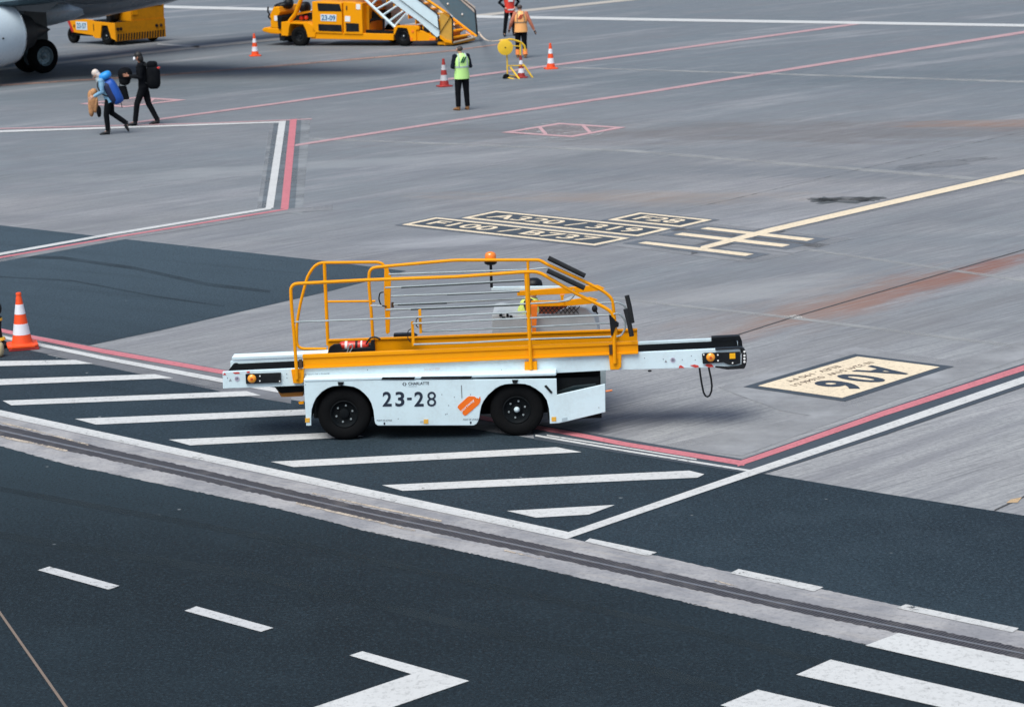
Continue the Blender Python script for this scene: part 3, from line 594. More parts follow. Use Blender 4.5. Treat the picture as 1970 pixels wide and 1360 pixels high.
plate([(428.6, 721.5), (432, 717.4), (435.6, 721)], .186, .003, 'arrow_mark', RM); plate([(447.5, 716.6), (459, 715.8), (462, 718.6), (452, 719.4)], .186, .003, 'arrow_mark', RM); plate([(473.5, 714.6), (480, 714), (480.6, 717.4), (476, 717.6)], .186, .003, 'arrow_mark', RM)
plate([(1305.5, 708.2), (1307, 703.6), (1310, 702.6), (1317, 707.6)], .186, .003, 'arrow_mark', RM); plate([(1327.5, 703), (1336, 701.2), (1343, 703), (1345, 706), (1338, 707.6)], .186, .003, 'arrow_mark', RM); plate([(1356, 702.8), (1360, 699.8), (1369, 700.4), (1373.5, 705.6), (1364, 707)], .186, .003, 'arrow_mark', RM)
STK = paint('faded_violet_sticker', (.50, .46, .58), .5)
for x, y in ((456, 728.6), (1294.5, 692.6)):
    MB().lathe(LP(x, y, .188), (0, -1, 0), [(0, .030), (.003, .030), (.003, .020), (.0, .020)], 16).build('warning_sticker', STK, BL); plate([(x-3.2, y+.8), (x+3.2, y-.8), (x+3.2, y+.4), (x-3.2, y+2)], .186, .002, 'warning_sticker', NAVL)
for x, y in ((443, 731), (1281, 695)): plate([(x-2.6, y+2), (x, y-2.6), (x+2.6, y+2)], .186, .003, 'warning_triangle', paint('grey_sticker', (.28, .30, .33), .5))
for x, y in ((437.5, 727), (1276, 691), (1312.5, 692), (1337.5, 692.4), (1330, 684.6), (1240, 689), (551.5, 719.5), (552, 727), (707, 711.5), (965, 711.5)): plate([(x-.8, y-.9), (x+.8, y-.9), (x+.8, y+.9), (x-.8, y+.9)], .187, .003, 'frame_screw', NAVL)
MB().ell(LP(1250, 713.4, .215), (.025, .02, .012), 1).build('frame_plug', BLK, BL, True)
CB = [(1345.6, 706), (1347.5, 722), (1350.4, 740), (1353.6, 755), (1357.5, 761.8), (1361, 763.2), (1365, 761), (1368.6, 753), (1369.6, 742), (1368, 728), (1365.4, 716), (1363.2, 705.5)]
cu = MB(); cu.tube(flat(CB, .21), .0115, 8); cu.build('cable_loop', BLK, BL, True)
# yellow side channels carrying the rails
def channel(top, bot, v, name, th=.05):
    (a, b), (c, d) = top, bot; A, B, C, D = LP(*a, v), LP(*b, v), LP(*c, v), LP(*d, v)
    mb = MB(); mb.prism([A, B, D, C], (0, th, 0))
    f = .24
    for (P_, Q_, R2, S2) in ((A, B, B.lerp(D, f), A.lerp(C, f)), (C.lerp(A, .16), D.lerp(B, .16), D, C)):
        mb.prism([P_+V((0, -.016, 0)), Q_+V((0, -.016, 0)), R2+V((0, -.016, 0)), S2+V((0, -.016, 0))], (0, .018, 0))
    return mb.build(name, YEL, BL, False, .004)
channel(((582, 682.6), (1227.5, 656.2)), ((584, 709.2), (1227.8, 680.4)), .16, 'side_channel')
FT = [(631, 653.5), (1226, 632.5), (1226.4, 662), (631.4, 683)]
mb = MB(); mb.prism(flat(FT, .80), (0, .035, 0)); mb.prism([p+V((0, -.02, 0)) for p in flat([(631, 653.5), (1226, 632.5), (1226, 635.4), (631, 656.4)], .80)], (0, .02, 0)); mb.build('side_channel', YEL, BL, False, .004)
BRN = paint('dark_slot', (.06, .03, .012), .7)
plate([(574, 692.5), (580.5, 691.8), (581.5, 708), (575, 709)], .128, .03, 'side_slot', BRN); plate([(1171.3, 663.8), (1177.5, 663.4), (1178.5, 681.6), (1172.6, 682)], .128, .03, 'side_slot', BRN)
# socket brackets
for bx in ([(560, 711.5), (584.5, 710), (584, 735), (580, 737.6), (564, 737.2)], [(1009, 697), (1033, 695.6), (1033.6, 716), (1009.4, 717.4)], [(1171, 684), (1195.5, 682), (1195, 706), (1190, 711), (1174, 711.4)]):
    br = plate(bx, .145, .045, 'rail_socket', YEL, .005)
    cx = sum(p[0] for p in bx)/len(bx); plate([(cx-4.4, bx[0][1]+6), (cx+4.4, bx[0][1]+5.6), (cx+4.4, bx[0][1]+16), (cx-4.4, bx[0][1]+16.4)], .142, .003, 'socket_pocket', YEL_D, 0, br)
# guard rails
NV, FV, RV = .125, .76, 1.14
def rail(pts, v, r, name, mat, fil=.09, n=8):
    return MB().tube(fillet([LP(x, y, v) for x, y in pts], fil), r, n).build(name, mat, BL, True)
rail([(571.5, 729), (569, 690), (565.5, 640), (560.8, 590), (559, 546.5), (712, 538.6), (880, 532.6), (1006, 523.4), (1035, 522.6), (1108, 565), (1160, 590), (1176.5, 600), (1184.2, 622), (1181.2, 648), (1183, 699)], NV, .0205, 'hand_rail', YEL)
MB().tube([LP(1013.5, 526, NV+.01), LP(1016.5, 600, NV+.01), LP(1019.4, 660, NV+.01), LP(1021.6, 711, NV+.01)], [.033, .028, .024, .021], 8).build('rail_post', YEL, BL, True)
rail([(719, 682), (715, 610), (709.5, 545), (710.5, 516), (748, 512), (874, 500.8), (1038, 500.4), (1050, 507.5), (1123, 540.7), (1163, 561.5), (1178, 575), (1181, 600), (1186, 650)], FV, .0195, 'hand_rail', YEL)
MB().tube([LP(1015.5, 503, FV), LP(1016, 520, FV)], .018, 8).build('rail_post', YEL, BL, True)
rail([(739.5, 516), (737, 508), (727, 504.6), (610, 505.8), (592, 530), (578, 583), (571, 622), (571, 671), (628, 671.4)], RV, .0185, 'rear_gate_rail', YEL, .10)
MB().tube([LP(624, 507, RV), LP(631, 664, RV)], .022, 8).build('rail_post', YEL, BL, True)
MB().tube([LP(628, 580.5, RV), LP(722, 579.6, RV)], .014, 8).build('gate_crossbar', YEL, BL, True)
mb = MB(); mb.prism(flat([(739.4, 514), (746.5, 512), (748.5, 525), (752.4, 527), (749.6, 640), (744.6, 643), (742, 640), (738.6, 560)], RV-.1), (0, .03, 0)); mb.build('rear_post', YEL, BL, False, .004)
MB().tube(fillet([LP(744, 590, RV-.12), LP(733, 588, RV-.12), LP(728.5, 575, RV-.12), LP(731, 563, RV-.12), LP(738, 562, RV-.12)], .03), .009, 6).build('post_hose', BLK, BL, True)
plate([(752.5, 582), (757.5, 582), (757.5, 592), (752.5, 592)], RV-.1, .02, 'latch', BRN)
MB().tube([LP(713, 588, NV+.2), LP(735, 588.4, NV+.2)], .011, 6).build('latch_pin', GRY, BL)
# galvanised telescopic rails
def tube_(pts, v, r=.0118, mat=STL, nm='telescopic_rail', fil=.09): MB().tube(fillet([LP(x, y, v) for x, y in pts], fil), r, 8).build(nm, mat, BL, True)
DTUBE = paint('shaded_underside', (.030, .04, .045), .35, metal=.5)  # dark strips below the rails, painting the shade of their undersides
tube_([(748, 527.8), (1010, 519), (1053, 515.4)], FV)
tube_([(741, 553.6), (775, 552.2), (1014, 539)], FV, mat=STL); tube_([(772, 553.4), (900, 546.6), (1008, 540.4)], FV-.012, .009, DTUBE)
tube_([(752, 569.6), (900, 564.6), (1000, 560.2)], FV); tube_([(860, 567.4), (1000, 561.6)], FV-.012, .007, DTUBE)
tube_([(757, 586), (900, 579.6), (1014, 573.8)], RV-.1); tube_([(765, 587), (860, 583.4)], RV-.12, .0085, DTUBE)
tube_([(742, 596.2), (900, 590), (1014, 584.6), (1074, 581), (1098, 577), (1107, 564), (1102, 557)], FV, .012); tube_([(790, 595.6), (900, 591.4), (1000, 587)], FV-.014, .0095, DTUBE)
tube_([(566.5, 619.4), (750, 612.6), (1014, 600)], NV, .0115)
tube_([(794, 622.4), (1014, 612), (1172, 606), (1192, 602), (1203, 617), (1203, 632), (1196, 645), (1186, 647.4)], NV)
tube_([(811, 637.6), (1010, 629.4), (1173, 621.6)], NV+.06)
tube_([(796, 662.6), (900, 659.2), (1021, 652.6), (1176, 647.6)], NV, .0115); tube_([(1030, 653.6), (1174, 649.2)], NV-.012, .006, DTUBE)
tube_([(1150, 583), (1190, 581.6), (1203, 589), (1209, 604)], FV)
for q in ([(790.5, 619), (795.5, 618), (798, 665), (792.5, 666)], [(804.5, 596), (810, 595), (812, 641), (807, 642)]): plate(q, NV+.03, .02, 'upright_plate', YEL, .003)
for pts in ([(790.5, 633), (785, 636), (784.5, 652), (790, 658)], [(805, 611), (800.5, 615), (800.8, 627), (805, 630)]): MB().tube(fillet([LP(x, y, NV+.02) for x, y in pts], .03), .006, 6).build('cable_hook', BLK, BL, True)
# foam padding on the sloping rails and end hoops
for pts, v in (([(1053, 520.6), (1124.5, 554.4)], NV), ([(1055, 496.5), (1125.5, 531)], FV), ([(1203.6, 594.5), (1210.4, 622), (1215.4, 646.6)], NV), ([(1206, 568.6), (1211, 590), (1216.4, 621)], FV)):
    MB().tube([LP(x, y, v-.03) for x, y in pts], .030, 10).build('foam_pad', FOAM, BL, True)
MB().prism(flat([(1171.5, 605), (1182, 614), (1184.5, 618), (1190.5, 622), (1190, 629), (1184.6, 630), (1177, 648), (1175.4, 643)], NV-.03), (0, .05, 0)).build('gusset_cover', BLK, BL, False, .004)
MB().ell(LP(1144, 594, FV+.1), (.035, .03, .045), 1).tube([LP(1144, 594, FV+.1), LP(1150, 604, FV+.1)], .01, 6).build('far_knob', BLK, BL, True)
plate([(757, 643.4), (795, 642), (803, 646.8), (757, 648.6)], FV-.18, .1, 'motor_cover', BLK, .006)
# beacon
bc = LP(944, 506, FV+.10)
bea = MB().tube([V((bc.x, bc.y, bc.z-.30)), V((bc.x, bc.y, bc.z))], .017, 8).lathe(bc+V((0, 0, -.02)), (0, 0, 1), [(0, .05), (.015, .075), (.05, .078), (.06, .07)], 20).build('beacon', BLK, BL, True)
MB().lathe(bc+V((0, 0, .038)), (0, 0, 1), [(0, .068), (.05, .070), (.075, .064), (.092, .048), (.10, .02), (.102, .001)], 20).build('beacon_dome', paint('orange_dome', (.95, .24, .02), .15, dirt=.02, coat=1), bea, True)
# driver's station on the far side: cowl, cage bars, seat, mesh guard
CV = 1.32
co_ = MB().prism(flat([(946, 700), (946, 606), (958, 603), (1003, 608), (1060, 606), (1100, 589), (1127, 592.5), (1142, 606), (1152, 635), (1156, 700)], CV), (0, .75, 0)).build('driver_cowl', paint('cowl_grey_white', (.46, .48, .50), .4, dirt=.2), BL, False, .02)
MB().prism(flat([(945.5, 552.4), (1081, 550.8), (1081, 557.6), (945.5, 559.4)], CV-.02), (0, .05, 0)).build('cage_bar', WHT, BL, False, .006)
MB().prism(flat([(995, 561), (1150, 549), (1163, 555), (1150, 560), (1081, 566.5), (995, 569.5)], CV-.10), (0, .04, 0)).build('cage_bar', YEL, BL, False, .005)
MB().prism(flat([(1022, 579), (1085, 579), (1135, 572), (1150, 577), (1137, 585), (1090, 589), (1022, 590)], CV-.10), (0, .04, 0)).build('cage_bar', YEL, BL, False, .005)
plate([(1077, 568), (1086, 567.6), (1084, 572), (1085, 588), (1078, 588), (1079, 573)], CV-.12, .03, 'cage_clamp', YEL)
plate([(1021, 588), (1034, 588), (1031, 640), (1024, 642)], CV-.12, .04, 'seat_post', ORG)
mb = MB()
for k in range(9):
    xa = 1036+k*8.2; mb.tube([LP(xa, 604, CV-.03), LP(xa+14, 589, CV-.03)], .0055, 4); mb.tube([LP(xa, 590, CV-.03), LP(xa+12, 604, CV-.03)], .0055, 4)
mb.build('mesh_guard', paint('dark_mesh', (.06, .055, .06), .6), BL)
plate([(1037, 589.5), (1092, 589), (1064, 604), (1037, 604)], CV-.012, .01, 'guard_plate', paint('orange_red_plate', (.60, .17, .10), .6))
# black stencil on the cowl
mb = MB()
for k, (x, y, w_, h_) in enumerate(((963, 606.5, 5, 5), (969, 611, 6, 3), (976, 606, 4, 8), (983, 609, 5, 4), (966, 602.5, 8, 2), (979, 602, 5, 2.5))): mb.prism(flat([(x-w_/2, y-h_/2), (x+w_/2, y-h_/2), (x+w_/2+.8, y+h_/2), (x-w_/2, y+h_/2)], CV-.012), (0, .008, 0))
mb.build('cowl_vents', DRK, BL)
MB().span((LP(985, 640, 1.5).x, 1.40, .35), (LP(1040, 640, 1.5).x, 1.95, .78)).span((LP(985, 600, 1.5).x-.08, 1.42, .75), (LP(985, 600, 1.5).x, 1.95, .98)).build('driver_seat', BLK, BL, False, .03)
MB().span((x0+.5, LW+.02, .22), (x1-.1, 1.86, .40)).build('footwell', DRK, BL, False, .02)

# ------------------------------------------------------------------ fire extinguisher on the loader deck
ec = LP(657, 665.4, .62); ee = LP(708, 663.4, .62)
EX = empty('fire_extinguisher', LF.o + LF.u*ec.x + LF.v*ec.y + V((0, 0, ec.z)), LF.yaw, 'red fire extinguisher lying on the deck of the belt loader', 'fire extinguisher')
L_ = (ee-ec).length
MB().lathe((0, 0, 0), (1, 0, 0), [(-.035, .001), (-.03, .025), (-.012, .045), (.012, .055), (L_-.03, .055), (L_, .045), (L_+.015, .02)], 20).build('cylinder', RED, EX, True)
MB().lathe((.045, 0, 0), (1, 0, 0), [(0, .057), (.03, .057)], 20).build('label_band', PW2, EX, True); MB().lathe((.17, 0, 0), (1, 0, 0), [(0, .058), (.03, .058)], 20).build('strap', BLK, EX, True)
MB().lathe((.235, 0, 0), (1, 0, 0), [(0, .0575), (.02, .0575)], 20).build('label_band', PW2, EX, True)
MB().lathe((L_+.01, 0, 0), (1, 0, 0), [(0, .03), (.03, .03), (.035, .02)], 12).build('valve', BLK, EX, True)
mb = MB(); mb.prism(flat([(630, 680), (634, 668), (642, 663), (654, 662), (658, 673), (712, 668), (714, 655), (720, 654), (722, 680)], .50), (0, .05, 0)); mb.build('extinguisher_cradle', BLK, BL, False, .006)
MB().tube(fillet(flat([(668, 678), (672, 664), (677, 662), (679, 668), (672, 679)], .47), .02), .008, 6).build('cradle_clip', STL, BL, True)
MB().tube(fillet(flat([(704, 662), (712, 650), (722, 648), (732, 653)], .5), .05), .011, 6).build('extinguisher_hose', BLK, BL, True)

# ================================================================== CONES
ORC = paint('orange_cone_plastic', (.92, .085, .012), .45, dirt=.15); MAR = paint('dirty_red_cone_plastic', (.36, .025, .02), .5, dirt=.3)
REFW = paint('reflective_white_band', (.80, .80, .86), .4, dirt=.15); REFG = paint('dirty_white_band', (.52, .52, .55), .5, dirt=.3)
def cone(px, py, h, lab, main=ORC, band=REFW, base_w=None, lean=0, rest=0.0):
    g = G(px, py, rest); bw = base_w or h*.50
    r = empty('traffic_cone', (g.x, g.y, rest), R_(14+lean), lab, 'traffic cone', 'orange and white traffic cones')
    hb = h*.045
    mb = MB(); k = bw/2; c_ = k*.25
    mb.prism([(-k+c_, -k, 0), (k-c_, -k, 0), (k, -k+c_, 0), (k, k-c_, 0), (k-c_, k, 0), (-k+c_, k, 0), (-k, k-c_, 0), (-k, -k+c_, 0)], (0, 0, hb)); mb.build('base', main, r, False, hb*.25)
    r0, r1 = bw*.34, h*.038; rad = lambda t: r0+(r1-r0)*t
    cuts = [(.04, .22, 'cone_body', main, 0), (.22, .42, 'reflective_band', band, .002), (.42, .60, 'cone_body', main, 0), (.60, .78, 'reflective_band', band, .002), (.78, 1.0, 'cone_body', main, 0)]
    for a, b, nm, mt, e in cuts:
        prof = [(h*a, rad(a)+e), (h*b, rad(b)+e)]
        if a == .04: prof = [(h*.04, rad(0)*1.22), (h*.065, rad(.05)+.006)] + prof[1:]
        if b == 1.0: prof = [(h*a, rad(a)), (h*.955, rad(.955)), (h*.96, rad(.96)+.007), (h*.995, rad(1)+.007), (h, rad(1)*.7)]
        MB().lathe((0, 0, 0), (0, 0, 1), prof, 28).build(nm, mt, r, True)
    return r
cn = cone(43.5, 670, .78, 'large clean orange and white traffic cone at the end of the hatched stripes', ORC, REFW, .44)
for ch in cn.children:
    ch.location.z += .04
MB().box((0.01, 0, .02), (.43, .43, .035)).build('lower_base', MAR, cn, False, .01)
cone(491, 108.5, .76, 'orange and white traffic cone near the nose of the passenger stairs vehicle')
cone(855, 167, .80, 'dirty dark red and white traffic cone beside the man in the green vest', MAR, REFG, None, 10)
cone(1060, 133, .78, 'orange and white traffic cone to the right of the walking man in the orange vest')

# ================================================================== PEOPLE
def skinned(pts, edges, rad, name, mat, parent):
    me = bpy.data.meshes.new(name); me.from_pydata([tuple(p) for p in pts], edges, [])
    o = bpy.data.objects.new(name, me); COL.objects.link(o); md = o.modifiers.new('s', 'SKIN'); md.use_smooth_shade = True
    for i, r in enumerate(rad):
        sv = me.skin_vertices[0].data[i]; sv.radius = (r, r) if not isinstance(r, tuple) else r; sv.use_root = (i == 0)
    ss = o.modifiers.new('d', 'SUBSURF'); ss.levels = ss.render_levels = 2
    bpy.context.view_layer.update(); m2 = bpy.data.meshes.new_from_object(o.evaluated_get(bpy.context.evaluated_depsgraph_get()))
    o.modifiers.clear(); o.data = m2; m2.name = name; m2.materials.clear(); m2.materials.append(mat)
    for p in m2.polygons: p.use_smooth = True
    if parent: o.parent = parent
    return o
SKIN1 = paint('light_skin', (.62, .36, .26), .5, dirt=.1); SKIN2 = paint('brown_skin', (.36, .16, .10), .5, dirt=.1)
BASEJ = dict(pel=(0, 0, .95), waist=(0, 0, 1.08), chest=(0, 0, 1.30), neck=(0, 0, 1.49), head=(.02, 0, 1.63),
             shL=(0, .18, 1.43), elL=(-.02, .24, 1.15), wrL=(.08, .25, .92), shR=(0, -.18, 1.43), elR=(-.02, -.24, 1.15), wrR=(.08, -.25, .92),
             hpL=(0, .09, .92), knL=(.02, .10, .50), anL=(0, .10, .09), toL=(.17, .11, .035), hpR=(0, -.09, .92), knR=(.02, -.10, .50), anR=(0, -.10, .09), toR=(.17, -.11, .035))
def person(label, px, py, yaw, scale=1.0, J=None, skin=SKIN1, top=None, trouser=None, shoe=None, hair=None, hairlen=1.0, vest=None, glove=None, thick=1.0, group=None, loc=None, emblem=None, hem=.0):
    g = loc or G(px, py)
    r = empty('person', (g.x, g.y, g.z), yaw, label, 'person', group); r.scale = (scale,)*3
    j = {k: V(v) for k, v in {**BASEJ, **(J or {})}.items()}; k_ = thick
    hd = j['head']; nk = j['neck']
    fwd = V((1, 0, 0)); hdir = (hd-nk).normalized()
    face = j.get('face', V((1, 0, 0))); face = (face - hdir*face.dot(hdir)).normalized(); sd_ = hdir.cross(face)
    names = ['pel', 'waist', 'chest', 'neck', 'shL', 'elL', 'wrL', 'shR', 'elR', 'wrR', 'hpL', 'knL', 'anL', 'toL', 'hpR', 'knR', 'anR', 'toR']
    pts = [j[n] for n in names] + [nk.lerp(hd, .45), hd - hdir*.03 + face*.008, hd + hdir*.05 - face*.01]
    rad = [.100*k_*k_, .092*k_*k_, .108*k_*k_, .050, .055, .040, .028, .055, .040, .028, .080, .050, .034, .018, .080, .050, .034, .018, .052, .082, .078]
    ed = [(0, 1), (1, 2), (2, 3), (2, 4), (4, 5), (5, 6), (2, 7), (7, 8), (8, 9), (0, 10), (10, 11), (11, 12), (12, 13), (0, 14), (14, 15), (15, 16), (16, 17), (3, 18), (18, 19), (19, 20)]
    # palms and five fingers on each hand
    for s_, el, wr in ((1, 'elL', 'wrL'), (-1, 'elR', 'wrR')):
        d = (j[wr]-j[el]).normalized(); wi = names.index(wr); q = V((1, 0, 0)) if abs(d.x) < .75 else V((0, 0, 1))
        a = (q - d*q.dot(d)).normalized(); b = d.cross(a); palm = j[wr]+d*.075; pi = len(pts); pts.append(palm); rad.append((.030, .034)); ed.append((wi, pi))
        for f_, ln in enumerate((.070, .078, .074, .058)):
            o_ = a*(.030-.020*f_); k0 = palm+d*.022+o_; k1 = k0+d*ln*.5; k2 = k1+(d*.8+b*s_*-.5).normalized()*ln*.45
            base = len(pts); pts += [k0, k1, k2]; rad += [.010, .009, .008]; ed += [(pi, base), (base, base+1), (base+1, base+2)]
        t0 = j[wr]+d*.045+a*.034; t1 = t0+(d*.75+a*.7).normalized()*.05; base = len(pts); pts += [t0, t1]; rad += [.011, .009]; ed += [(pi, base), (base, base+1)]
    skinned(pts, ed, rad, 'body', skin, r)
    # face: nose and ears welded into the head region as one small sub-mesh of features
    MB().ell(hd + face*.092 - hdir*.02, (.016, .012, .018), 1, None, 8, 6).build('nose', skin, r, True)
    for s_ in (1, -1):
        MB().ell(hd + sd_*s_*.083 - hdir*.01, (.018, .010, .028), 1, None, 8, 6).build('ear', skin, r, True)
        MB().ell(hd + sd_*s_*.030 + face*.083 + hdir*.012, (.006, .011, .006), 1, None, 8, 6).build('eye', BLK, r, True)
    MB().box(hd + face*.086 - hdir*.052, (.008, .042, .008)).build('mouth', paint('lip_tone', (.40, .14, .11), .5), r)
    if hair:
        mb = MB(); Rm = Matrix((face, sd_, hdir)).transposed()
        if hairlen < 1: mb.ell(hd - face*.030 - hdir*.010, (.086, .090, .072), 1, Rm, 16, 12)
        else: mb.ell(hd - face*.020 + hdir*.028, (.096, .090, .098), 1, Rm, 16, 12)
        if hairlen > 1: mb.ell(hd - face*.035 - hdir*.04, (.075, .085, .10*hairlen), 1, Rm, 16, 10)
        mb.build('hair', hair, r, True)
    X = V((0, 1, 0))
    def torso(name, mat, z0k, e, sleeves, cut=1.0):
        pv, ws, ch, nk_ = j['pel'], j['waist'], j['chest'], j['neck']; sv = (j['shL']-j['shR']).normalized()
        low = pv + (pv-ws)*z0k
        mb = MB(); w0 = (j['shL']-j['shR']).length/2
        mb.tube([low, pv, ws, ch, ch.lerp(nk_, .55), ch.lerp(nk_, .86), nk_+hdir*.015], [(.175*k_+e, .125*k_+e), (.172*k_+e, .125*k_+e), (.155*k_+e, .118*k_+e), (.185*k_+e, .130*k_+e), (w0*.98+e, .115*k_+e), (w0*.62+e, .085+e), (.066+e*.4, .066+e*.4)], 20, side=sv)
        if sleeves:
            for a, b, c in (('shL', 'elL', 'wrL'), ('shR', 'elR', 'wrR')):
                p = [j['chest'].lerp(j[a], .55)+V((0, 0, .02)), j[a], j[a].lerp(j[b], .5), j[b], j[b].lerp(j[c], .55), j[b].lerp(j[c], .97)]
                mb.tube(p, [.075, .074, .062, .054, .047, .040], 12)
                mb.ell(j[a], (.073, .073, .073), 1, None, 12, 8); mb.ell(j[b], (.054,)*3, 1, None, 12, 8)
        return mb.build(name, mat, r, True)
    if top: torso('jacket', top, .35 + hem, .0, True)
    if vest: torso('safety_vest', vest, .85, .018, False)
    if trouser:
        mb = MB()
        mb.tube([j['waist'].lerp(j['pel'], .4), j['pel'], j['pel'].lerp((j['hpL']+j['hpR'])/2, 1)-V((0, 0, .07))], [(.150*k_, .112*k_), (.165*k_, .120*k_), (.150*k_, .105*k_)], 18, side=X)
        for a, b, c in (('hpL', 'knL', 'anL'), ('hpR', 'knR', 'anR')):
            mb.tube([j[a]+V((0, 0, .02)), j[a].lerp(j[b], .4), j[b], j[b].lerp(j[c], .5), j[b].lerp(j[c], .96)], [.092*k_, .088*k_, .070*k_, .064*k_, .060*k_], 14)
            mb.ell(j[b], (.070*k_,)*3, 1, None, 12, 8)
        mb.build('trousers', trouser, r, True)
    if shoe:
        for a, b in (('anL', 'toL'), ('anR', 'toR')):
            d = (j[b]-j[a]); dh = V((d.x, d.y, d.z)).normalized(); u_ = V((0, 0, 1)); heel = j[a]-V((0, 0, .045)) - V((d.x, d.y, 0)).normalized()*.04
            mb = MB(); mb.tube([j[a]+V((0, 0, .05)), j[a]-V((0, 0, .04))], [.050, .052], 12)
            mb.tube([heel, heel.lerp(j[b], .4)+V((0, 0, .012)), heel.lerp(j[b], .8), j[b]+dh*.05], [(.038, .040), (.046, .046), (.048, .036), (.030, .020)], 12, side=(0, 1, 0))
            mb.build('shoe', shoe, r, True)
    if glove:
        for wr, el in (('wrL', 'elL'), ('wrR', 'elR')):
            d = (j[wr]-j[el]).normalized(); MB().ell(j[wr]+d*.07, (.045, .035, .045), 1, None, 10, 8).ell(j[wr]+d*.13, (.034, .03, .045), 1, None, 10, 8).build('glove', glove, r, True)
    return r, j
def vest_bits(r, j, mat_band, mat_emb, back=-1, q=1.0):
    """reflective belt, two shoulder bands and a slanted two-bar emblem on the back"""
    ws, ch, nk = j['waist'], j['chest'], j['neck']; sv = (j['shL']-j['shR']).normalized(); k = ws.lerp(ch, .35)
    MB().tube([k-V((0, 0, .022)), k+V((0, 0, .022))], [(.190*q, .148*q), (.192*q, .149*q)], 20, side=sv).build('reflective_belt', mat_band, r, True)
    fw = sv.cross(V((0, 0, 1))).normalized(); bk = fw*back
    for s_ in (1, -1):
        p0 = k+bk*(.142*q-.018)+sv*s_*.115; p1 = ch+bk*(.150*q-.020)+sv*s_*.115; p2 = ch.lerp(nk, .6)+bk*(.135*q-.012)+sv*s_*.105; p3 = ch.lerp(nk, .92)+bk*.045+sv*s_*.10+V((0, 0, .04))
        MB().tube([p0, p1, p2, p3], [(.020, .005)]*4, 6, side=sv).build('reflective_strap', mat_band, r)
    for s_ in (0, 1):
        c = ch + bk*.155 + sv*(-.030+.055*s_)*1 + V((0, 0, .045-.012*s_)); a = (sv*-back*-.45 + V((0, 0, 1))).normalized()
        c = ch + bk*(.152*q) + sv*((s_-.5)*.062) + V((0, 0, .05))
        sh = sv*-.045; MB().prism([c-V((0, 0, .075))-sh-sv*.022, c-V((0, 0, .075))-sh+sv*.022, c+V((0, 0, .075))+sh+sv*.022, c+V((0, 0, .075))+sh-sv*.022], bk*.012).build('vest_emblem', mat_emb, r)
BLKC = paint('black_cloth', (.0045, .0055, .008), .95, dirt=.3, spec=.1); NAVC = paint('navy_cloth', (.007, .011, .020), .9, dirt=.2, spec=.1)
LIME = paint('lime_reflective_cloth', (.56, .92, .30), .55, dirt=.14, scale=3); ORV = paint('orange_reflective_cloth', (.98, .47, .16), .55, dirt=.14, scale=3)
SILV = paint('silver_tape', (.42, .52, .50), .4, dirt=.1); BRSH = paint('tan_shoe_leather', (.30, .14, .05), .6)
HB = paint('black_hair', (.012, .010, .010), .6); HW = paint('pale_blond_hair', (.66, .56, .50), .6); HBR = paint('brown_grey_hair', (.06, .045, .04), .6)
# man in a green vest, back to us, looking down at his hands
r, j = person('man in a lime green vest and black trousers standing with his back turned, head bowed', 891, 212.5, R_(112), .985,
    dict(head=(.075, .03, 1.625), neck=(.03, 0, 1.485), face=(.8, .55, 0), elL=(-.03, .27, 1.17), wrL=(.20, .14, 1.12), elR=(-.02, -.25, 1.16), wrR=(.20, -.08, 1.12), anL=(.0, .13, .09), toL=(.17, .17, .035), anR=(0, -.13, .09), toR=(.16, -.15, .035), knL=(.02, .12, .5), knR=(.02, -.12, .5)),
    SKIN1, NAVC, BLKC, BRSH, HBR, .5, LIME, thick=1.10)
vest_bits(r, j, SILV, paint('dark_green_print', (.01, .10, .05), .5), -1, 1.06)
MB().box((.27, .03, 1.16), (.08, .06, .012)).build('phone', BLK, r)
# man in an orange vest walking away
r, j = person('man in an orange reflective vest walking away behind the yellow wheeled stand', 1004, 112, R_(92), .99,
    dict(head=(.07, .02, 1.64), neck=(.035, 0, 1.49), chest=(.02, 0, 1.29), elL=(-.05, .31, 1.14), wrL=(.10, .36, .95), elR=(-.04, -.31, 1.14), wrR=(-.02, -.42, .90), knL=(.10, .11, .5), anL=(.05, .12, .09), toL=(.22, .12, .035), anR=(-.12, -.11, .10), toR=(.04, -.12, .03)),
    SKIN1, paint('salmon_sleeve_cloth', (.50, .16, .09), .7, dirt=.2), BLKC, BRSH, HBR, .5, ORV, BLKC, thick=1.14)
vest_bits(r, j, paint('dull_bronze_tape', (.30, .20, .12), .5), paint('dark_red_print', (.42, .03, .02), .5), -1, 1.12)
for wy, an, kn in ((1, 'anL', 'knL'), (-1, 'anR', 'knR')):
    MB().tube([j[kn].lerp(j[an], .55), j[kn].lerp(j[an], .98)], [.078, .080], 12).build('trouser_leg_band', paint('orange_trouser_cloth', (.90, .26, .06), .6), r, True)
# person in a red vest, cut by the top of the picture
r, j = person('person in black with a bright red vest, hands on hips, head above the picture', 982, 70, R_(-72), 1.0,
    dict(elL=(-.04, .36, 1.20), wrL=(.06, .19, 1.02), elR=(-.04, -.36, 1.20), wrR=(.06, -.19, 1.02), anL=(0, .14, .09), toL=(.17, .15, .035), knL=(.0, .12, .5), anR=(0, -.22, .09), toR=(.16, -.26, .035), knR=(.02, -.17, .5)),
    SKIN1, BLKC, BLKC, BLK, HB, 1.0, paint('bright_red_cloth', (.80, .05, .03), .6), None)
MB().prism([(.158, -.09, 1.22), (.158, .09, 1.22), (.162, .09, 1.36), (.162, -.09, 1.36)], (.008, 0, 0)).build('vest_print', PW2, r)
MB().prism([(.145, -.10, .92), (.145, .10, .92), (.150, .10, .97), (.150, -.10, .97)], (.012, 0, 0)).build('vest_print', PW2, r)
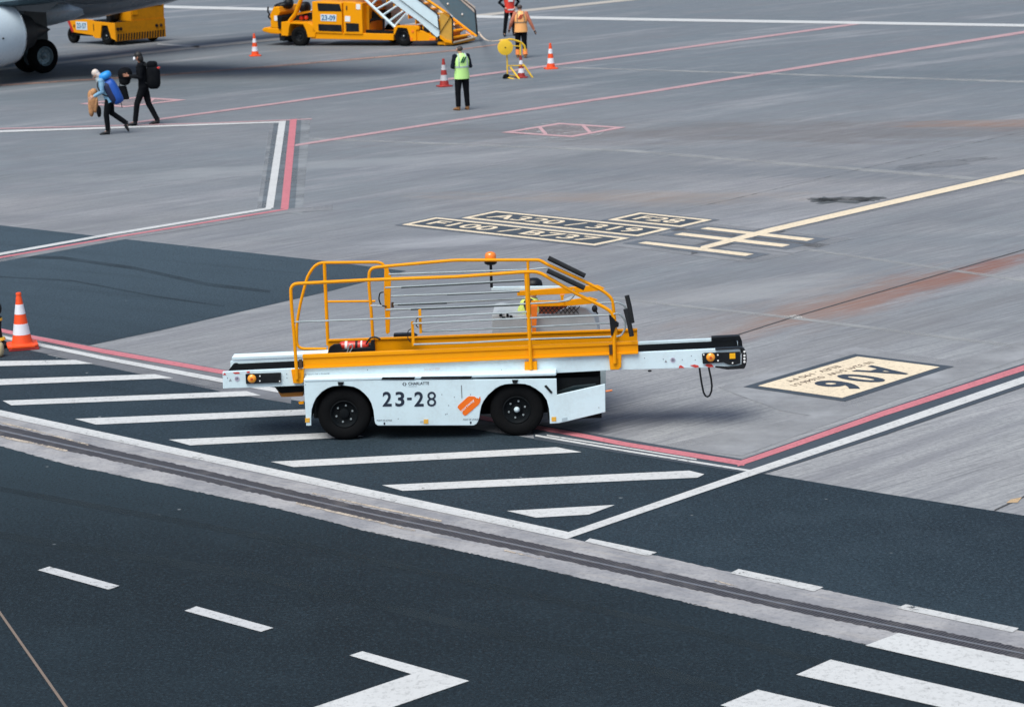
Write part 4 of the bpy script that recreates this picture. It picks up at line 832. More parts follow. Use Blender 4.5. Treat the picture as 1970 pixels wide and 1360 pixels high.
# tall walker in black with a white mask
r, j = person('tall dark haired walker in black with white face mask and black backpack', 281, 241, R_(178), 1.08,
    dict(head=(.09, 0, 1.63), neck=(.04, 0, 1.49), chest=(.03, 0, 1.30), elL=(.02, .24, 1.16), wrL=(.30, .16, 1.20), elR=(.02, -.24, 1.16), wrR=(.27, -.16, 1.16),
         hpL=(0, .08, .92), knL=(.17, .09, .52), anL=(.24, .09, .09), toL=(.41, .09, .03), hpR=(0, -.08, .92), knR=(-.08, -.09, .50), anR=(-.27, -.09, .10), toR=(-.11, -.09, .03)),
    SKIN2, BLKC, BLKC, BLK, HB, 1.25, thick=1.0)
MB().ell((.175, 0, 1.585), (.038, .052, .05), 1, None, 12, 8).build('face_mask', paint('white_mask', (.82, .84, .88), .6), r, True)
def body_at(px, py, yaw): g = G(px, py); return g, V((math.cos(yaw), math.sin(yaw), 0)), V((-math.sin(yaw), math.cos(yaw), 0))
def pt(px, py, yaw, x, y, z, s=1): g, f, l = body_at(px, py, yaw); return g + f*x*s + l*y*s + V((0, 0, z*s))
bk = empty('backpack', pt(281, 241, R_(178), -.25, 0, 1.03, 1.08), R_(178), 'black backpack with a red handle worn by the masked walker', 'backpack')
MB().ell((0, 0, .12), (.17, .19, .31), .55).build('pack_body', BLKC, bk, True); MB().ell((.02, 0, .44), (.13, .16, .09), .6).build('top_pocket', BLKC, bk, True); MB().ell((-.09, 0, .35), (.10, .13, .035), .8).build('haul_loop', RED, bk, True)
for s_ in (1, -1): MB().tube(fillet([(.12, .10*s_, .40), (.30, .12*s_, .50), (.43, .13*s_, .30), (.30, .14*s_, .05), (.12, .13*s_, -.05)], .1), [(.025, .008)]*24 if False else .014, 6).build('shoulder_strap', BLK, bk, True)
cb = empty('carry_bag', pt(281, 241, R_(178), .50, -.05, .70, 1.08), R_(178), 'black flared carry bag hanging from the hand of the masked walker', 'bag')
MB().prism([(-.14, -.06, -.08), (.17, -.06, -.08), (.12, -.05, .27), (-.08, -.05, .27)], (0, .14, 0)).build('bag_body', BLKC, cb, False, .03); MB().tube(fillet([(-.05, 0, .26), (-.04, 0, .42), (.08, 0, .42), (.09, 0, .26)], .06), .010, 6).build('handle', BLK, cb, True); MB().box((.02, -.065, .22), (.12, .01, .02)).build('bag_trim', SILV, cb)
jk = empty('bundled_coat', pt(281, 241, R_(178), .43, -.02, 1.22, 1.08), R_(178), 'black bundled coat carried in front of the masked walker', 'coat')
MB().ell((0, 0, 0), (.19, .15, .19), .9).ell((.02, 0, -.15), (.15, .13, .13), .9).build('coat_cloth', BLKC, jk, True)
# fair haired walker with blue pack
BLU = paint('blue_nylon', (.010, .085, .42), .5, dirt=.25); LBL = paint('light_blue_cloth', (.22, .42, .58), .7, dirt=.4, scale=4, dirtcol=(.02, .12, .35)); MBL = paint('mid_blue_nylon', (.02, .30, .80), .45, dirt=.2)
r, j = person('stooping fair haired walker in a light blue jacket carrying a large blue backpack', 213, 258.5, R_(183), .99,
    dict(pel=(-.02, 0, .93), waist=(.02, 0, 1.06), chest=(.10, 0, 1.25), neck=(.19, 0, 1.42), head=(.28, 0, 1.53), shL=(.14, .17, 1.37), shR=(.14, -.17, 1.37), elL=(.12, .23, 1.10), wrL=(.34, .18, .99), elR=(.10, -.23, 1.10), wrR=(.30, -.18, .99),
         hpL=(-.02, .08, .90), knL=(.07, .08, .50), anL=(.05, .08, .09), toL=(.22, .08, .03), hpR=(-.02, -.08, .90), knR=(-.06, -.09, .52), anR=(-.40, -.09, .26), toR=(-.44, -.09, .09)),
    SKIN1, LBL, BLKC, BLK, HW, 1.15, thick=1.04, hem=.5)
MB().tube([(.20, 0, 1.36), (.24, 0, 1.45)], [(.085, .075), (.075, .07)], 12).build('scarf', paint('pale_grey_scarf', (.45, .50, .50), .8), r, True)
bk = empty('backpack', pt(213, 258.5, R_(183), -.16, 0, .86, .99), R_(183), 'large bright blue hiking backpack on the back of the fair haired walker', 'backpack')
RB = Matrix.Rotation(R_(24), 3, 'Y')
MB().ell((.02, 0, .22), (.155, .20, .34), .6, RB).build('pack_body', BLU, bk, True); MB().ell((.20, 0, .62), (.16, .19, .10), .75, RB).build('top_lid', MBL, bk, True); MB().ell((-.10, 0, .14), (.07, .14, .20), .6, RB).build('front_pocket', BLU, bk, True); MB().ell((.085, 0, .20), (.115, .205, .30), .5, RB).build('side_panel', paint('navy_nylon', (.006, .012, .05), .7), bk, True); MB().ell((.04, 0, .02), (.10, .19, .05), .6, RB).build('compression_strap', MBL, bk, True)
MB().tube([(-.12, 0, .0), (-.16, 0, -.10), (-.17, 0, -.2)], .010, 6).build('strap_end', BLK, bk); 
for s_ in (1, -1): MB().tube(fillet([(.20, .10*s_, .48), (.36, .13*s_, .54), (.40, .18*s_, .36), (.28, .2*s_, .16), (.08, .17*s_, .10)], .08), .016, 6).build('shoulder_strap', BLK, bk, True)
TANC = paint('tan_cloth', (.50, .25, .11), .8, dirt=.8, scale=5, dirtcol=(.14, .06, .03))
tb = empty('tan_coat', pt(213, 258.5, R_(183), .40, -.12, .64, .99), R_(183), 'tan coat hanging over the arm of the fair haired walker', 'coat')
MB().ell((0, 0, .20), (.12, .09, .29), .75, Matrix.Rotation(.12, 3, 'Y')).ell((.06, .02, .06), (.07, .07, .25), .8).ell((-.03, .0, .42), (.09, .10, .10), .9).ell((-.07, .03, .10), (.05, .06, .20), .9, Matrix.Rotation(-.15, 3, 'Y')).build('coat_cloth', TANC, tb, True)
MB().ell((-.13, .03, -.06), (.06, .06, .15), .9).build('dark_lining', BLKC, tb, True)
# driver of the belt loader
dv = LP(1030, 600, 1.66); dl = LF.o + LF.u*dv.x + LF.v*dv.y
r, j = person('driver in a yellow vest and grey cap seated behind the rails of the belt loader', 0, 0, LF.yaw, .97,
    dict(pel=(-.10, 0, .90), waist=(-.10, 0, 1.02), chest=(-.08, 0, 1.26), neck=(-.04, 0, 1.42), head=(.0, 0, 1.54), shL=(-.07, .18, 1.38), shR=(-.07, -.18, 1.38), elL=(-.02, .24, 1.12), wrL=(.22, .16, 1.10), elR=(-.02, -.24, 1.12), wrR=(.22, -.16, 1.10),
         hpL=(-.08, .09, .88), knL=(.34, .11, .92), anL=(.45, .11, .52), toL=(.62, .11, .47), hpR=(-.08, -.09, .88), knR=(.34, -.11, .92), anR=(.45, -.11, .52), toR=(.62, -.11, .47)),
    SKIN1, paint('dark_grey_cloth', (.05, .05, .055), .8), NAVC, BLK, HB, 1.0, paint('yellow_vest_cloth', (.72, .85, .20), .55), None, loc=V((dl.x, dl.y, 0)))
MB().lathe(j['head']+V((-.01, 0, .015)), (0, 0, 1), [(0, .112), (.05, .113), (.09, .10), (.118, .06), (.125, .01)], 18).build('cap_crown', BLK, r, True)
MB().lathe(j['head']+V((.0, 0, .0)), (0, 0, 1), [(0, .118), (.035, .118)], 18).prism([j['head']+V((.05, -.07, .01)), j['head']+V((.20, -.05, -.005)), j['head']+V((.20, .05, -.005)), j['head']+V((.05, .07, .01))], (0, 0, .015)).build('cap_band', GRY, r, True)

# ================================================================== YELLOW WHEELED STAND WITH REEL
SF = Frame(G(976, 152), R_(4)); S_ = SF.P
ST = empty('reel_stand', SF.o, SF.yaw, 'yellow tubular wheeled stand with a round yellow reel beside the man in orange', 'wheeled stand')
SY = paint('lemon_yellow_paint', (.90, .56, .03), .4, dirt=.2)
def st_tube(pts, r, nm, fil=.04): MB().tube(fillet([S_(*p) for p in pts], fil), r, 8).build(nm, SY, ST, True)
st_tube([(977, 150, 0), (1000, 156, -.25), (1028, 153, .0)], .022, 'base_bar', .01); st_tube([(978, 146, .35), (1006, 148, .7), (1027, 152, .1)], .018, 'base_bar', .01); st_tube([(977, 149, 0), (978, 146, .4)], .018, 'base_bar')
st_tube([(976, 148, .05), (976, 128, .05), (975, 102, .05)], .022, 'upright', .01); st_tube([(982, 130, .05), (1000, 154, -.2)], .026, 'brace', .01); st_tube([(1008, 126, .1), (1026, 152, .05)], .026, 'brace', .01); st_tube([(977, 127, .05), (1009, 127, .1)], .016, 'brace', .01)
st_tube([(961, 78.5, .05), (984, 76, .1), (1003, 82, .2), (1010, 90, .2), (1010, 99, .2)], .028, 'handle_bar', .08); st_tube([(1001, 84, .2), (1001, 104, .2), (1003, 122, .15), (1008, 127, .1)], .026, 'upright', .1); st_tube([(980, 88, .1), (1000, 90, .2)], .018, 'cross_bar', .01)
c = S_(972, 92, -.02); rl = MB().lathe(c+V((0, -.05, 0)), (0, 1, 0), [(0, .20), (.008, .225), (.02, .225), (.03, .19), (.08, .19), (.09, .225), (.105, .225), (.11, .20)], 30).build('reel', SY, ST, True); MB().lathe(c+V((0, -.055, 0)), (0, 1, 0), [(0, .022), (.01, .026)], 10).build('reel_axle', BLK, rl)
wheel(ST, S_(974, 149.5, 0)+V((0, .0, .0)), (0, -1, 0), .105, .06, RUB, BLK, None, 0, .45)
cone(1003, 150, .66, 'orange and white traffic cone standing inside the frame of the yellow wheeled stand', MAR, REFW, .34)
tb0, tb1 = G(921, 70.5), SF.o + SF.u*S_(950, 79.5).x + SF.v*.05 + V((0, 0, S_(950, 79.5, .05).z)); tb2 = SF.o + SF.u*S_(966, 78, .05).x + SF.v*.05 + V((0, 0, S_(966, 78, .05).z))
tb0 = V((tb0.x, tb0.y, .15))
tp = MB(); md_ = tb0.lerp(tb1, .5)-V((0, 0, .12))
tp.tube([tb0, tb0.lerp(tb1, .25)-V((0, 0, .09)), md_, tb0.lerp(tb1, .75)-V((0, 0, .08)), tb1, tb2], [(.012, .035)]*6, 6, side=(0, 0, 1)); tag(tp.build('barrier_tape', paint('cream_webbing', (.70, .55, .42), .6)), 'pale webbing tape stretched from the passenger stairs to the yellow wheeled stand', 'tape')

# ================================================================== THINGS AT THE LEFT EDGE
g = G(2, 672); pb_ = empty('marker_post', (g.x-.06, g.y+.12, 0), 0, 'black rubber marker post with two yellow bands at the left edge beside the large cone', 'marker post')
MB().lathe((0, 0, 0), (0, 0, 1), [(0, .15), (.05, .155), (.09, .11), (.11, .075), (.30, .06), (.40, .075), (.46, .08), (.47, .05), (.49, .045)], 24).build('post_body', BLK, pb_, True); YB = paint('yellow_band', (.80, .50, .05), .4)
MB().lathe((0, 0, .12), (0, 0, 1), [(0, .115), (.035, .105)], 24).build('post_band', YB, pb_, True); MB().lathe((0, 0, .405), (0, 0, 1), [(0, .086), (.035, .086)], 24).build('post_band', YB, pb_, True)
MB().ell((0, 0, .58), (.09, .07, .105), .9).build('post_head', BLK, pb_, True)
g = G(0, 688); sb = MB(); sb.ell((g.x-.03, g.y+.05, .11), (.085, .085, .115), .75); sb.ell((g.x-.03, g.y+.05, .22), (.05, .05, .03), 1); tag(sb.build('ballast_sack', paint('tan_canvas', (.56, .44, .26), .8, dirt=.3), None, True), 'small tan canvas sack on the ground in front of the black marker post', 'sack')

# ================================================================== PASSENGER STAIRS VEHICLE
TF = Frame(G(776, 90), R_(-25)); TP = TF.P
TR = empty('passenger_stairs', TF.o, TF.yaw, 'yellow passenger stairs vehicle with white staircase sides, cut by the top of the picture', 'airport stairs')
def tplate(pts, v, th, name, mat, bevel=0.0, parent=TR): return MB().prism([TP(x, y, v) for x, y in pts], (0, th, 0)).build(name, mat, parent, False, bevel)
def ttube(pts, v, r, name, mat, fil=.1): return MB().tube(fillet([TP(x, y, v) for x, y in pts], fil), r, 8).build(name, mat, TR, True)
TW = 1.95
tplate([(598, 62.5), (757, 66), (757, 78.5), (598, 75.5)], .04, TW-.1, 'chassis_beam', YEL, .02)
ENG = tplate([(600, 3.5), (657.5, 6.5), (658.5, 66), (601, 63.5)], 0, 1.5, 'engine_cover', YEL, .025)
E2 = tplate([(660, 4), (696, 7.5), (697.5, 67), (661, 66)], 0, 1.5, 'side_cabinet', YEL, .02)
tplate([(697.6, 8), (710, 14), (710, 62), (698.4, 66)], .3, 1.2, 'cabinet_end', YEL_D)
for q in ([(610.5, 7), (653, 8.5), (657, 22.5), (612, 22)], [(612, 47), (656.5, 48.5), (657.5, 61.5), (613, 60)]): tplate(q, -.012, .02, 'grille', BLK, 0, ENG)
tplate([(665, 45), (690, 46), (690.5, 61.5), (666, 61.5)], -.012, .02, 'grille', BLK, 0, E2); tplate([(665.5, 12), (667.5, 12), (667.5, 20), (665.5, 20)], -.02, .02, 'cabinet_handle', BRN, 0, E2)
for q in ([(685, 8.5), (693, 9), (693, 19), (685, 18.6)], [(663.6, 31.5), (673.6, 32), (673.6, 42.6), (663.6, 42)]): tplate(q, -.010, .01, 'notice', PW2, 0, E2)
pl = tplate([(616.5, 28), (647, 29), (646.5, 42), (617, 41)], -.012, .012, 'number_plate', paint('pale_plate', (.62, .76, .84), .5), 0, ENG)
o = TP(618.5, 39.6, -.016); text('plate_number', '23-09', o, TP(645, 40.6, -.016)-o, TP(618.5, 29.6, -.016)-o, paint('plate_blue', (.03, .12, .28), .5), pl, .02)
tplate([(541, 43), (560, 43.5), (556, 52), (554, 70), (541, 69)], 0, .5, 'front_wing', YEL, .01); tplate([(557, 43.4), (590, 43.6), (601, 50), (607, 62), (606, 72), (592, 72.6), (589, 60), (583, 47.5), (560, 46.5)], 0, .5, 'front_wing', YEL, .01)
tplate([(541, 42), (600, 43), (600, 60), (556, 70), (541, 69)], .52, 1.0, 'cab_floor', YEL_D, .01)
tplate([(519, 30), (526, 14), (536, 14), (539, 24), (534, 34), (536, 56), (521, 54)], .1, 1.5, 'nose_panel', YEL, .03)
tplate([(533, 30), (541, 34), (541, 56), (535, 56)], .05, 1.4, 'cab_recess', DRK)
tplate([(527.5, 31), (533.5, 31.5), (533.5, 41), (527.5, 40.5)], .085, .01, 'notice', PW2)
MB().prism([TP(x, y, .1) for x, y in ((503.5, 57), (508, 53.5), (541, 55), (541, 67), (520, 65.5), (505, 61.5))], (0, 1.6, 0)).build('front_bumper', YEL, TR, False, .05)
MB().ell(TP(545, 12, .7), (.32, .35, .14), .8, Matrix.Rotation(-.2, 3, 'Y')).ell(TP(556, 7, .75), (.16, .2, .2), 1).build('steering_console', BLK, TR, True)
MB().lathe(TP(553, 4, .6), (.5, 0, .85), [(0, .17), (.02, .19), (.03, .17)], 20, closed=True).build('steering_wheel', BLK, TR, True)
MB().ell(TP(587, 15, .6), (.16, .25, .20), .7).build('driver_seat', BLK, TR, True); tplate([(570, 28), (594, 26), (594, 40), (568, 40)], .6, .4, 'seat_base', BLK, .03)
MB().ell(TP(580, 35, .45), (.08, .08, .08), 1).ell(TP(589, 34.4, .45), (.08, .08, .08), 1).build('rear_lamp_cluster', RED, TR, True)
tplate([(566, 26), (598, 21), (599, 24), (567, 31)], .3, .1, 'cab_bar', YEL_D)
ttube([(557, 42), (568, 28), (584, -12), (600, -40)], .1, .075, 'cab_post', YEL, .05); ttube([(516, 14), (515, 23), (519, 28), (516, 33), (521, 38)], .1, .03, 'mirror_arm', BLK, .04)
tplate([(537, 65), (548.5, 66), (547, 80), (538, 79)], .06, .5, 'cab_step', BLK, .01)
TRW = .35
wheel(TR, TP(575.5, 68, .02)*1.0 - V((0, 0, TP(575.5, 68, .02).z-TRW+.02)) + V((0, .12, 0)), (0, -1, 0), TRW, .24, RUB, BLK, None, 0, .5)
wheel(TR, TP(776, 72, .02) - V((0, 0, TP(776, 72, .02).z-TRW)) + V((0, .12, 0)), (0, -1, 0), TRW, .24, RUB, BLK, GRY, 0, .5)
for x in (575.5, 776): c = TP(x, 70, 1.7); wheel(TR, (c.x-(.32 if x < 600 else .40), 1.75, TRW), (0, 1, 0), TRW, .24, RUB, BLK, None, 0, .5)
tplate([(757, 66), (758, 53), (764, 50), (800, 50.5), (806, 53), (806, 58), (800, 58), (801, 79.5), (791, 79.8), (788, 70), (783, 55), (765, 53.5), (759, 68)], 0, .45, 'rear_wing', YEL, .01)
tplate([(800, 58), (812, 60), (838, 73), (838, 79), (801, 79.5)], .05, 1.5, 'rear_chassis', YEL, .01); tplate([(800, 51), (812, 50), (825, 60), (815, 67), (802, 58)], .12, .5, 'hydraulic_unit', BLK, .01)
for q in ([(791.5, 59), (796, 59), (796, 63.5), (791.5, 63.5)], [(788.5, 73), (792.5, 73), (792.5, 79.5), (789.5, 79)]): tplate(q, -.015, .02, 'indicator_lamp', ORG)
tplate([(826, 74), (838, 74.5), (838, 78), (826, 78)], .03, .02, 'tail_marker', ORG)
# the flight
ST2 = [(579, -120), (609, -120), (768, 0), (845, 58), (845.5, 69), (840, 72.5), (803.5, 40), (780, 24), (746, -2)]
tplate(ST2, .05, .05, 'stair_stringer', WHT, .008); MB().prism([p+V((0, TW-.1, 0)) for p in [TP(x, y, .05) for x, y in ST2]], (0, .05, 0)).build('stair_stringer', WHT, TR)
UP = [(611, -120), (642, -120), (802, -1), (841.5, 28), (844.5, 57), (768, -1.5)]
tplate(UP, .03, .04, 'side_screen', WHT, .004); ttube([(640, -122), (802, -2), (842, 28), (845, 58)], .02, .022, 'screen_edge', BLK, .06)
ttube([(609, -121), (768, -1), (845, 58)], .0, .012, 'screen_seam', DRK, .01)
ttube([(588, -112), (703, 0), (761, 54)], .06, .05, 'truss_chord', WHT, .01)
for a, b in (((700, -2), (742, -10)), ((714, 11), (738, -14)), ((723, 19), (753, 3)), ((735, 31), (764, 12)), ((748, 42), (776, 22)), ((758, 52), (781, 27))): MB().tube([TP(*a, .07), TP(*b, .07)], .035, 6).build('truss_strut', WHT, TR)
tplate([(703, -1), (746, -2), (780, 24), (760, 52)], TW-.3, .03, 'under_panel', paint('pale_translucent_panel', (.50, .56, .60), .5), 0)
ttube([(688, -14), (738, 36)], .5, .06, 'tilt_beam', YEL, .01); ttube([(722, 38), (738, 38), (738, 60)], .4, .035, 'support_leg', DRK, .01); ttube([(706, 60), (712, 40), (722, 38)], .4, .05, 'support_leg', DRK, .01)
tplate([(704, 17), (728, 30), (727, 40), (706, 41)], .5, 1.0, 'winch_housing', DRK, .02); tplate([(704, 58), (757, 61), (757, 66), (704, 64)], .1, .1, 'deck_edge', DRK)
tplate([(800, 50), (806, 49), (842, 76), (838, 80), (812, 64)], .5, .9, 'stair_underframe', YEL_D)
# treads of the flight
s0, s1 = TP(869, 80, .1), TP(606, -112, .1); n = 19; dz = (s1.z-s0.z)/n; dx = (s1.x-s0.x)/n
for k in range(n):
    x = s0.x+dx*(k+.5); z = s0.z+dz*(k+.5)-.02
    if k % 1 == 0: MB().span((x-.15, .10, z), (x+.15, TW-.06, z+.04)).span((x-.15, .10, z-abs(dz)-.03), (x-.12, TW-.06, z)).build('stair_tread', YEL, TR)
YT = paint('tinted_yellow_panel', (.62, .34, .055), .35, dirt=.3)
tplate([(845.5, 25), (866, 31), (870.5, 40), (870.5, 82.5), (858, 80), (846.5, 71)], .08, .02, 'extension_screen', YT)
ttube([(806, -8), (865, 30), (870.5, 36), (871, 83.5)], .07, .028, 'screen_edge', BLK, .06); ttube([(812, -6), (852, 21), (866, 32)], .09, .05, 'extension_rail', YEL, .02)
tplate([(846, 68), (858, 77), (871, 80), (871, 84), (856, 82), (846, 74)], .06, .05, 'extension_beam', YEL); ttube([(845, 66), (866, 34)], .05, .012, 'stay_cable', DRK, .01)
tplate([(835.5, 60), (846, 60), (848, 80), (838, 81)], .10, .2, 'pivot_block', BLK, .01)
FVV = TW
tplate([(836, -8), (876, -8), (914, 20), (917.5, 69), (871, 32)], FVV, .02, 'far_screen', paint('blue_grey_panel', (.075, .145, .20), .5, dirt=.2)); ttube([(874, -14), (914, 18.5), (918.5, 71)], FVV-.01, .030, 'screen_edge', BLK, .08)
tplate([(871.5, -12), (880, -12), (914, 14), (915, 27)], FVV-.03, .02, 'far_screen_trim', paint('pale_trim', (.45, .42, .40), .5))
ttube([(871, 36), (917, 71)], FVV-.1, .045, 'extension_rail', YEL, .01)
tl = [TP(872, 82.5, .08), TP(918, 71.5, FVV-.03)]
MB().tube([tl[0], tl[1]], .030, 8).build('foot_edge', paint('worn_cream_edge', (.62, .52, .38), .6), TR)
a_f = TP(872, 72, .1); MB().span((s0.x-.55, .12, s0.z-.12), (s0.x+.03, TW-.05, s0.z-.02)).build('bottom_landing', YEL_D, TR)
ttube([(866, 36), (874, 50)], .9, .02, 'loose_handrail', PW2, .01); ttube([(896, 62), (910, 72)], TW-.4, .02, 'loose_handrail', paint('pale_pink_hose', (.7, .5, .42), .5), .01)
for x, y in ((861.5, 8), (889.5, 28)): MB().lathe(TP(x, y, FVV-.02), (0, -1, 0), [(0, .035), (.02, .03)], 10).build('screen_bolt', PW2, TR)

# ================================================================== YELLOW BAGGAGE BELT VEHICLE BEYOND THE AIRCRAFT
g = G(223, 89); VY = R_(44)
VH = empty('belt_vehicle', (g.x, g.y, 0), VY, 'yellow low belt vehicle with black slatted rear grille and red tail lamps behind the aircraft', 'belt vehicle')
# local: x along the rear face (away), y along the side (to the upper left)
def side_pts(L): return [V((0, y, z)) for y, z in L]
WV, LV = 2.25, 3.0
prof = [(0, .20), (0, .82), (1.35, .86), (1.35, .90), (LV, .96), (LV+.04, .90), (LV-.30, .42), (1.45, .34), (1.28, .24), (.95, .24), (.82, .72), (.45, .72), (.26, .26)]
mb = MB(); mb.prism(side_pts(prof), (.05, 0, 0)); mb.prism([p+V((WV-.05, 0, 0)) for p in side_pts(prof)], (.05, 0, 0)); mb.build('side_panel', YEL, VH, False, .01)
MB().span((.06, .02, .30), (WV-.06, LV-.35, .80)).build('chassis', DRK, VH)
rp = MB().span((.0, -.03, .16), (WV, .0, .84)).build('rear_panel', YEL_D, VH)
MB().span((.75, .0, .83), (WV, .9, 1.45)).span((1.55, .0, 1.45), (WV, .06, 1.75)).build('engine_cover', YEL_D, VH, False, .02); MB().span((1.5, -.012, 1.32), (WV-.1, -.002, 1.42)).build('cover_recess', BRN, VH)
MB().span((1.45, .02, 1.46), (WV-.05, .5, 1.52)).build('hatch_edge', BLK, VH); MB().span((.80, -.02, 1.06), (1.05, .0, 1.34)).build('yellow_box', YEL, VH)
for k in range(18):
    x = .06+k*(WV-.10)/18; MB().prism([(x, -.042, .17), (x+.05, -.042, .17), (x+.085, -.042, .42), (x+.035, -.042, .42)], (0, .012, 0)).build('grille_slat', BLK, rp)
for x in (.10, .24, 1.85, 2.05): MB().lathe((x, -.03, .60), (0, -1, 0), [(0, .06), (.03, .06), (.035, .03)], 14).build('tail_lamp', BLK if x != 2.05 else BRN, rp, True)
MB().prism([(-.012, LV+.02, .92), (-.012, LV-.14, .92), (-.012, LV-.40, .44), (-.012, LV-.28, .42)], (.06, 0, 0)).build('tail_lamp', paint('dark_red_lamp', (.50, .02, .02), .3), VH)
q = MB().span((-.012, 1.72, .52), (-.002, 2.42, .82)).build('number_plate', paint('pale_plate', (.62, .76, .84), .5), VH)
text('plate_number', '23-57', (-.016, 2.36, .57), (0, -.58, 0), (0, 0, .20), paint('plate_blue', (.03, .12, .28), .5), q, .02)
MB().span((-.02, 2.52, .60), (0, 2.58, .70)).build('fuel_cap', BLK, VH); MB().span((-.012, 1.30, .50), (0, 1.33, .76)).build('door_handle', BLK, VH)
wheel(VH, (.14, .62, .34), (-1, 0, 0), .34, .22, RUB, RIM_D, GRY); wheel(VH, (WV-.14, .62, .34), (1, 0, 0), .34, .22, RUB, RIM_D, None, 0); wheel(VH, (.16, LV-.15, .30), (-1, 0, 0), .30, .20, RUB, RIM_D, None, 0); wheel(VH, (WV-.16, LV-.15, .30), (1, 0, 0), .30, .20, RUB, RIM_D, None, 0)
MB().prism([(.15, .5, 1.30), (.15, 2.6, .98), (.15, 2.6, 1.06), (.15, .5, 1.42)], (.6, 0, 0)).build('conveyor', paint('pale_belt_cover', (.62, .60, .62), .5), VH, False, .01)
MB().tube([(.2, .55, .85), (.2, .5, 1.35)], .05).build('steering_column', BLK, VH); MB().ell((.5, .8, 1.05), (.22, .2, .26), .7).build('driver_seat', BLK, VH, True)

# ================================================================== AIRCRAFT
g = G(91, 141.5); nose = V((-math.cos(ANG_A), -math.sin(ANG_A), 0)); AY = math.atan2(nose.y, nose.x)
AC = empty('airliner', (g.x, g.y, 0), AY, 'grey and white twin engine airliner at the upper left edge, seen from beneath its wing', 'aircraft')
# local: x towards the nose, y to port (towards us), z up; origin under the outer port wheel
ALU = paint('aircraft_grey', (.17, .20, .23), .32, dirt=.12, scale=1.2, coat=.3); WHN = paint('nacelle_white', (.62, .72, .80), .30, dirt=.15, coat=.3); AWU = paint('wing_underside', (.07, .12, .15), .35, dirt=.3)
CL = -3.25
fu = MB(); rr = []
secs = [(21, .3, 2.6), (20, 1.1, 2.75), (18, 1.75, 3.05), (15.5, 1.88, 3.2), (4, 1.88, 3.2), (-1.5, 1.88, 3.2), (-4.5, 1.86, 3.22), (-7.5, 1.74, 3.36), (-10.5, 1.50, 3.62), (-13.5, 1.15, 3.95), (-16, .75, 4.3), (-17.5, .3, 4.6)]
fu.tube([(x, CL, z) for x, r_, z in secs], [r_ for x, r_, z in secs], 40, side=(0, 1, 0)); fu.build('fuselage', ALU, AC, True)
MB().ell((1.2, CL, 1.78), (5.2, 1.95, .62), .85, None, 28, 12).build('belly_fairing', paint('fairing_grey', (.40, .48, .54), .3, dirt=.2), AC, True)
# wings: low, swept, dihedral
def wing(sgn, name):
    y0, y1 = CL+sgn*1.2, CL+sgn*15.5
    ro = [(5.6, 2.05), (5.2, 2.45), (3.0, 2.62), (-1.4, 2.32), (-2.3, 2.10), (-1.4, 2.04), (3.0, 1.86), (5.0, 1.88)]
    ti = [(-2.6, 3.72), (-2.7, 3.80), (-3.3, 3.86), (-4.0, 3.80), (-4.3, 3.74), (-4.0, 3.72), (-3.3, 3.68), (-2.8, 3.69)]
    mb = MB(); vs = [(x, y0, z) for x, z in ro] + [(x, y1, z) for x, z in ti]; n = 8
    mb.add(vs, [tuple(range(n)), tuple(range(2*n-1, n-1, -1))] + [(i, (i+1) % n, n+(i+1) % n, n+i) for i in range(n)]); return mb.build(name, AWU, AC, True)
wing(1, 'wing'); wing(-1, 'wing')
for y in (CL+4.2, CL+6.6, CL+9.6): MB().ell((-2.0-(y-CL-4)*.35, y, 2.12+(y-CL)*.055), (1.9, .16, .24), .9).build('flap_track_fairing', ALU, AC, True)
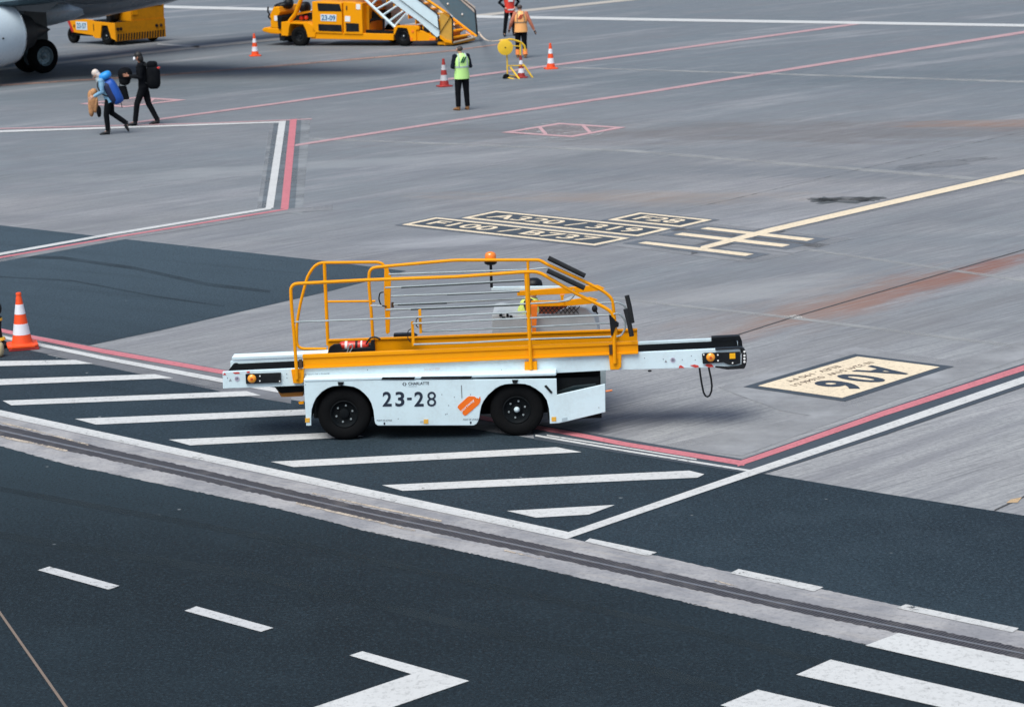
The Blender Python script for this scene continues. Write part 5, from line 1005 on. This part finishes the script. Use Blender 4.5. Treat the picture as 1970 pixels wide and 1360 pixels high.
def nacelle(yc, nm):
    c = V((2.5, yc, 1.52)); n = MB().lathe(c, (1, 0, 0), [(0, .84), (0, .92), (.5, 1.01), (1.3, 1.05), (2.4, 1.07), (3.1, 1.03), (3.45, .93), (3.5, .86), (3.4, .78), (2.8, .74)], 44).build(nm, WHN, AC, True)
    MB().lathe(c, (1, 0, 0), [(-.75, .46), (-.75, .50), (-.2, .68), (.3, .74), (.9, .76)], 32).build('core_nozzle', paint('burnt_metal', (.035, .038, .042), .45, metal=.5, dirt=.3), n, True); MB().lathe(c, (1, 0, 0), [(-1.6, .02), (-1.2, .2), (-.7, .36)], 24).build('exhaust_cone', paint('burnt_metal', (.035, .038, .042), .45), n, True)
    MB().lathe(c, (1, 0, 0), [(-.01, .84), (-.015, .935), (.03, .945), (.04, .92)], 44).build('cowl_lip', paint('bare_aluminium', (.65, .70, .74), .2, metal=.8), n, True)
    MB().prism([c+V((-1.4, 0, .55)), c+V((-.2, 0, .70)), c+V((2.6, 0, 1.05)), c+V((.8, 0, 1.15)), c+V((-2.2, 0, .95))], (0, .12, 0)).build('pylon', ALU, n)
    for x, z, s_ in ((1.35, .0, .17), (.95, -.05, .05), (1.1, -.55, .035)): 
        th = math.asin(min(.95, abs(z)/1.02))*(-1 if z < 0 else 1); MB().box(c+V((x, 1.03*math.cos(th), 1.03*math.sin(th))), (s_, .05, s_*2.4 if s_ > .1 else s_)).build('access_panel', DRK, n)
nacelle(CL+4.75, 'engine_nacelle'); nacelle(CL-4.75, 'engine_nacelle')
# main gear: leg, doors, twin wheels each side
RIMG = paint('gear_rim', (.22, .30, .34), .35, metal=.4, dirt=.2)
for yy in (0, CL*2):
    s_ = 1 if yy == 0 else -1; yi = yy - s_*.42
    wheel(AC, (0, yy-s_*.18, .545), (0, s_, 0), .545, .34, RUB, RIMG, STL, 8, .58); wheel(AC, (0, yy-s_*.95, .545), (0, -s_, 0), .545, .34, RUB, RIMG, None, 8, .58)
    lg = MB().tube([(0, yy-s_*.56, .5), (0, yy-s_*.56, 1.3), (0, yy-s_*.5, 2.3)], [.10, .12, .16], 14).build('gear_leg', DRK, AC, True)
    MB().tube([(0, yy-s_*.1, .545), (0, yy-s_*1.0, .545)], .08).build('gear_axle', DRK, lg); MB().tube([(0, yy-s_*.56, .95), (-.55, yy-s_*.56, 2.2)], .06).build('gear_brace', DRK, lg); MB().tube([(0, yy-s_*.56, 1.25), (.0, yy-s_*1.9, 2.1)], .07).build('gear_brace', DRK, lg)
    MB().box((.05, yy-s_*.34, 1.55), (.85, .05, 1.05)).build('gear_door', paint('shaded_door', (.05, .06, .065), .4), AC, False, .02)  # door enlarged and darkened to stand for the shadow around the gear
    MB().box((.75, yy-s_*.7, 1.3), (.5, .5, .9)).build('gear_block', DRK, AC, False, .06)  # plain dark block beside the gear leg
# nose gear, forward of the picture
wheel(AC, (15.0, CL+.2, .34), (0, 1, 0), .34, .2, RUB, RIMG, None, 0); wheel(AC, (15.0, CL-.2, .34), (0, -1, 0), .34, .2, RUB, RIMG, None, 0); MB().tube([(15, CL, .34), (15, CL, 1.6)], .08).build('nose_gear_leg', DRK, AC)
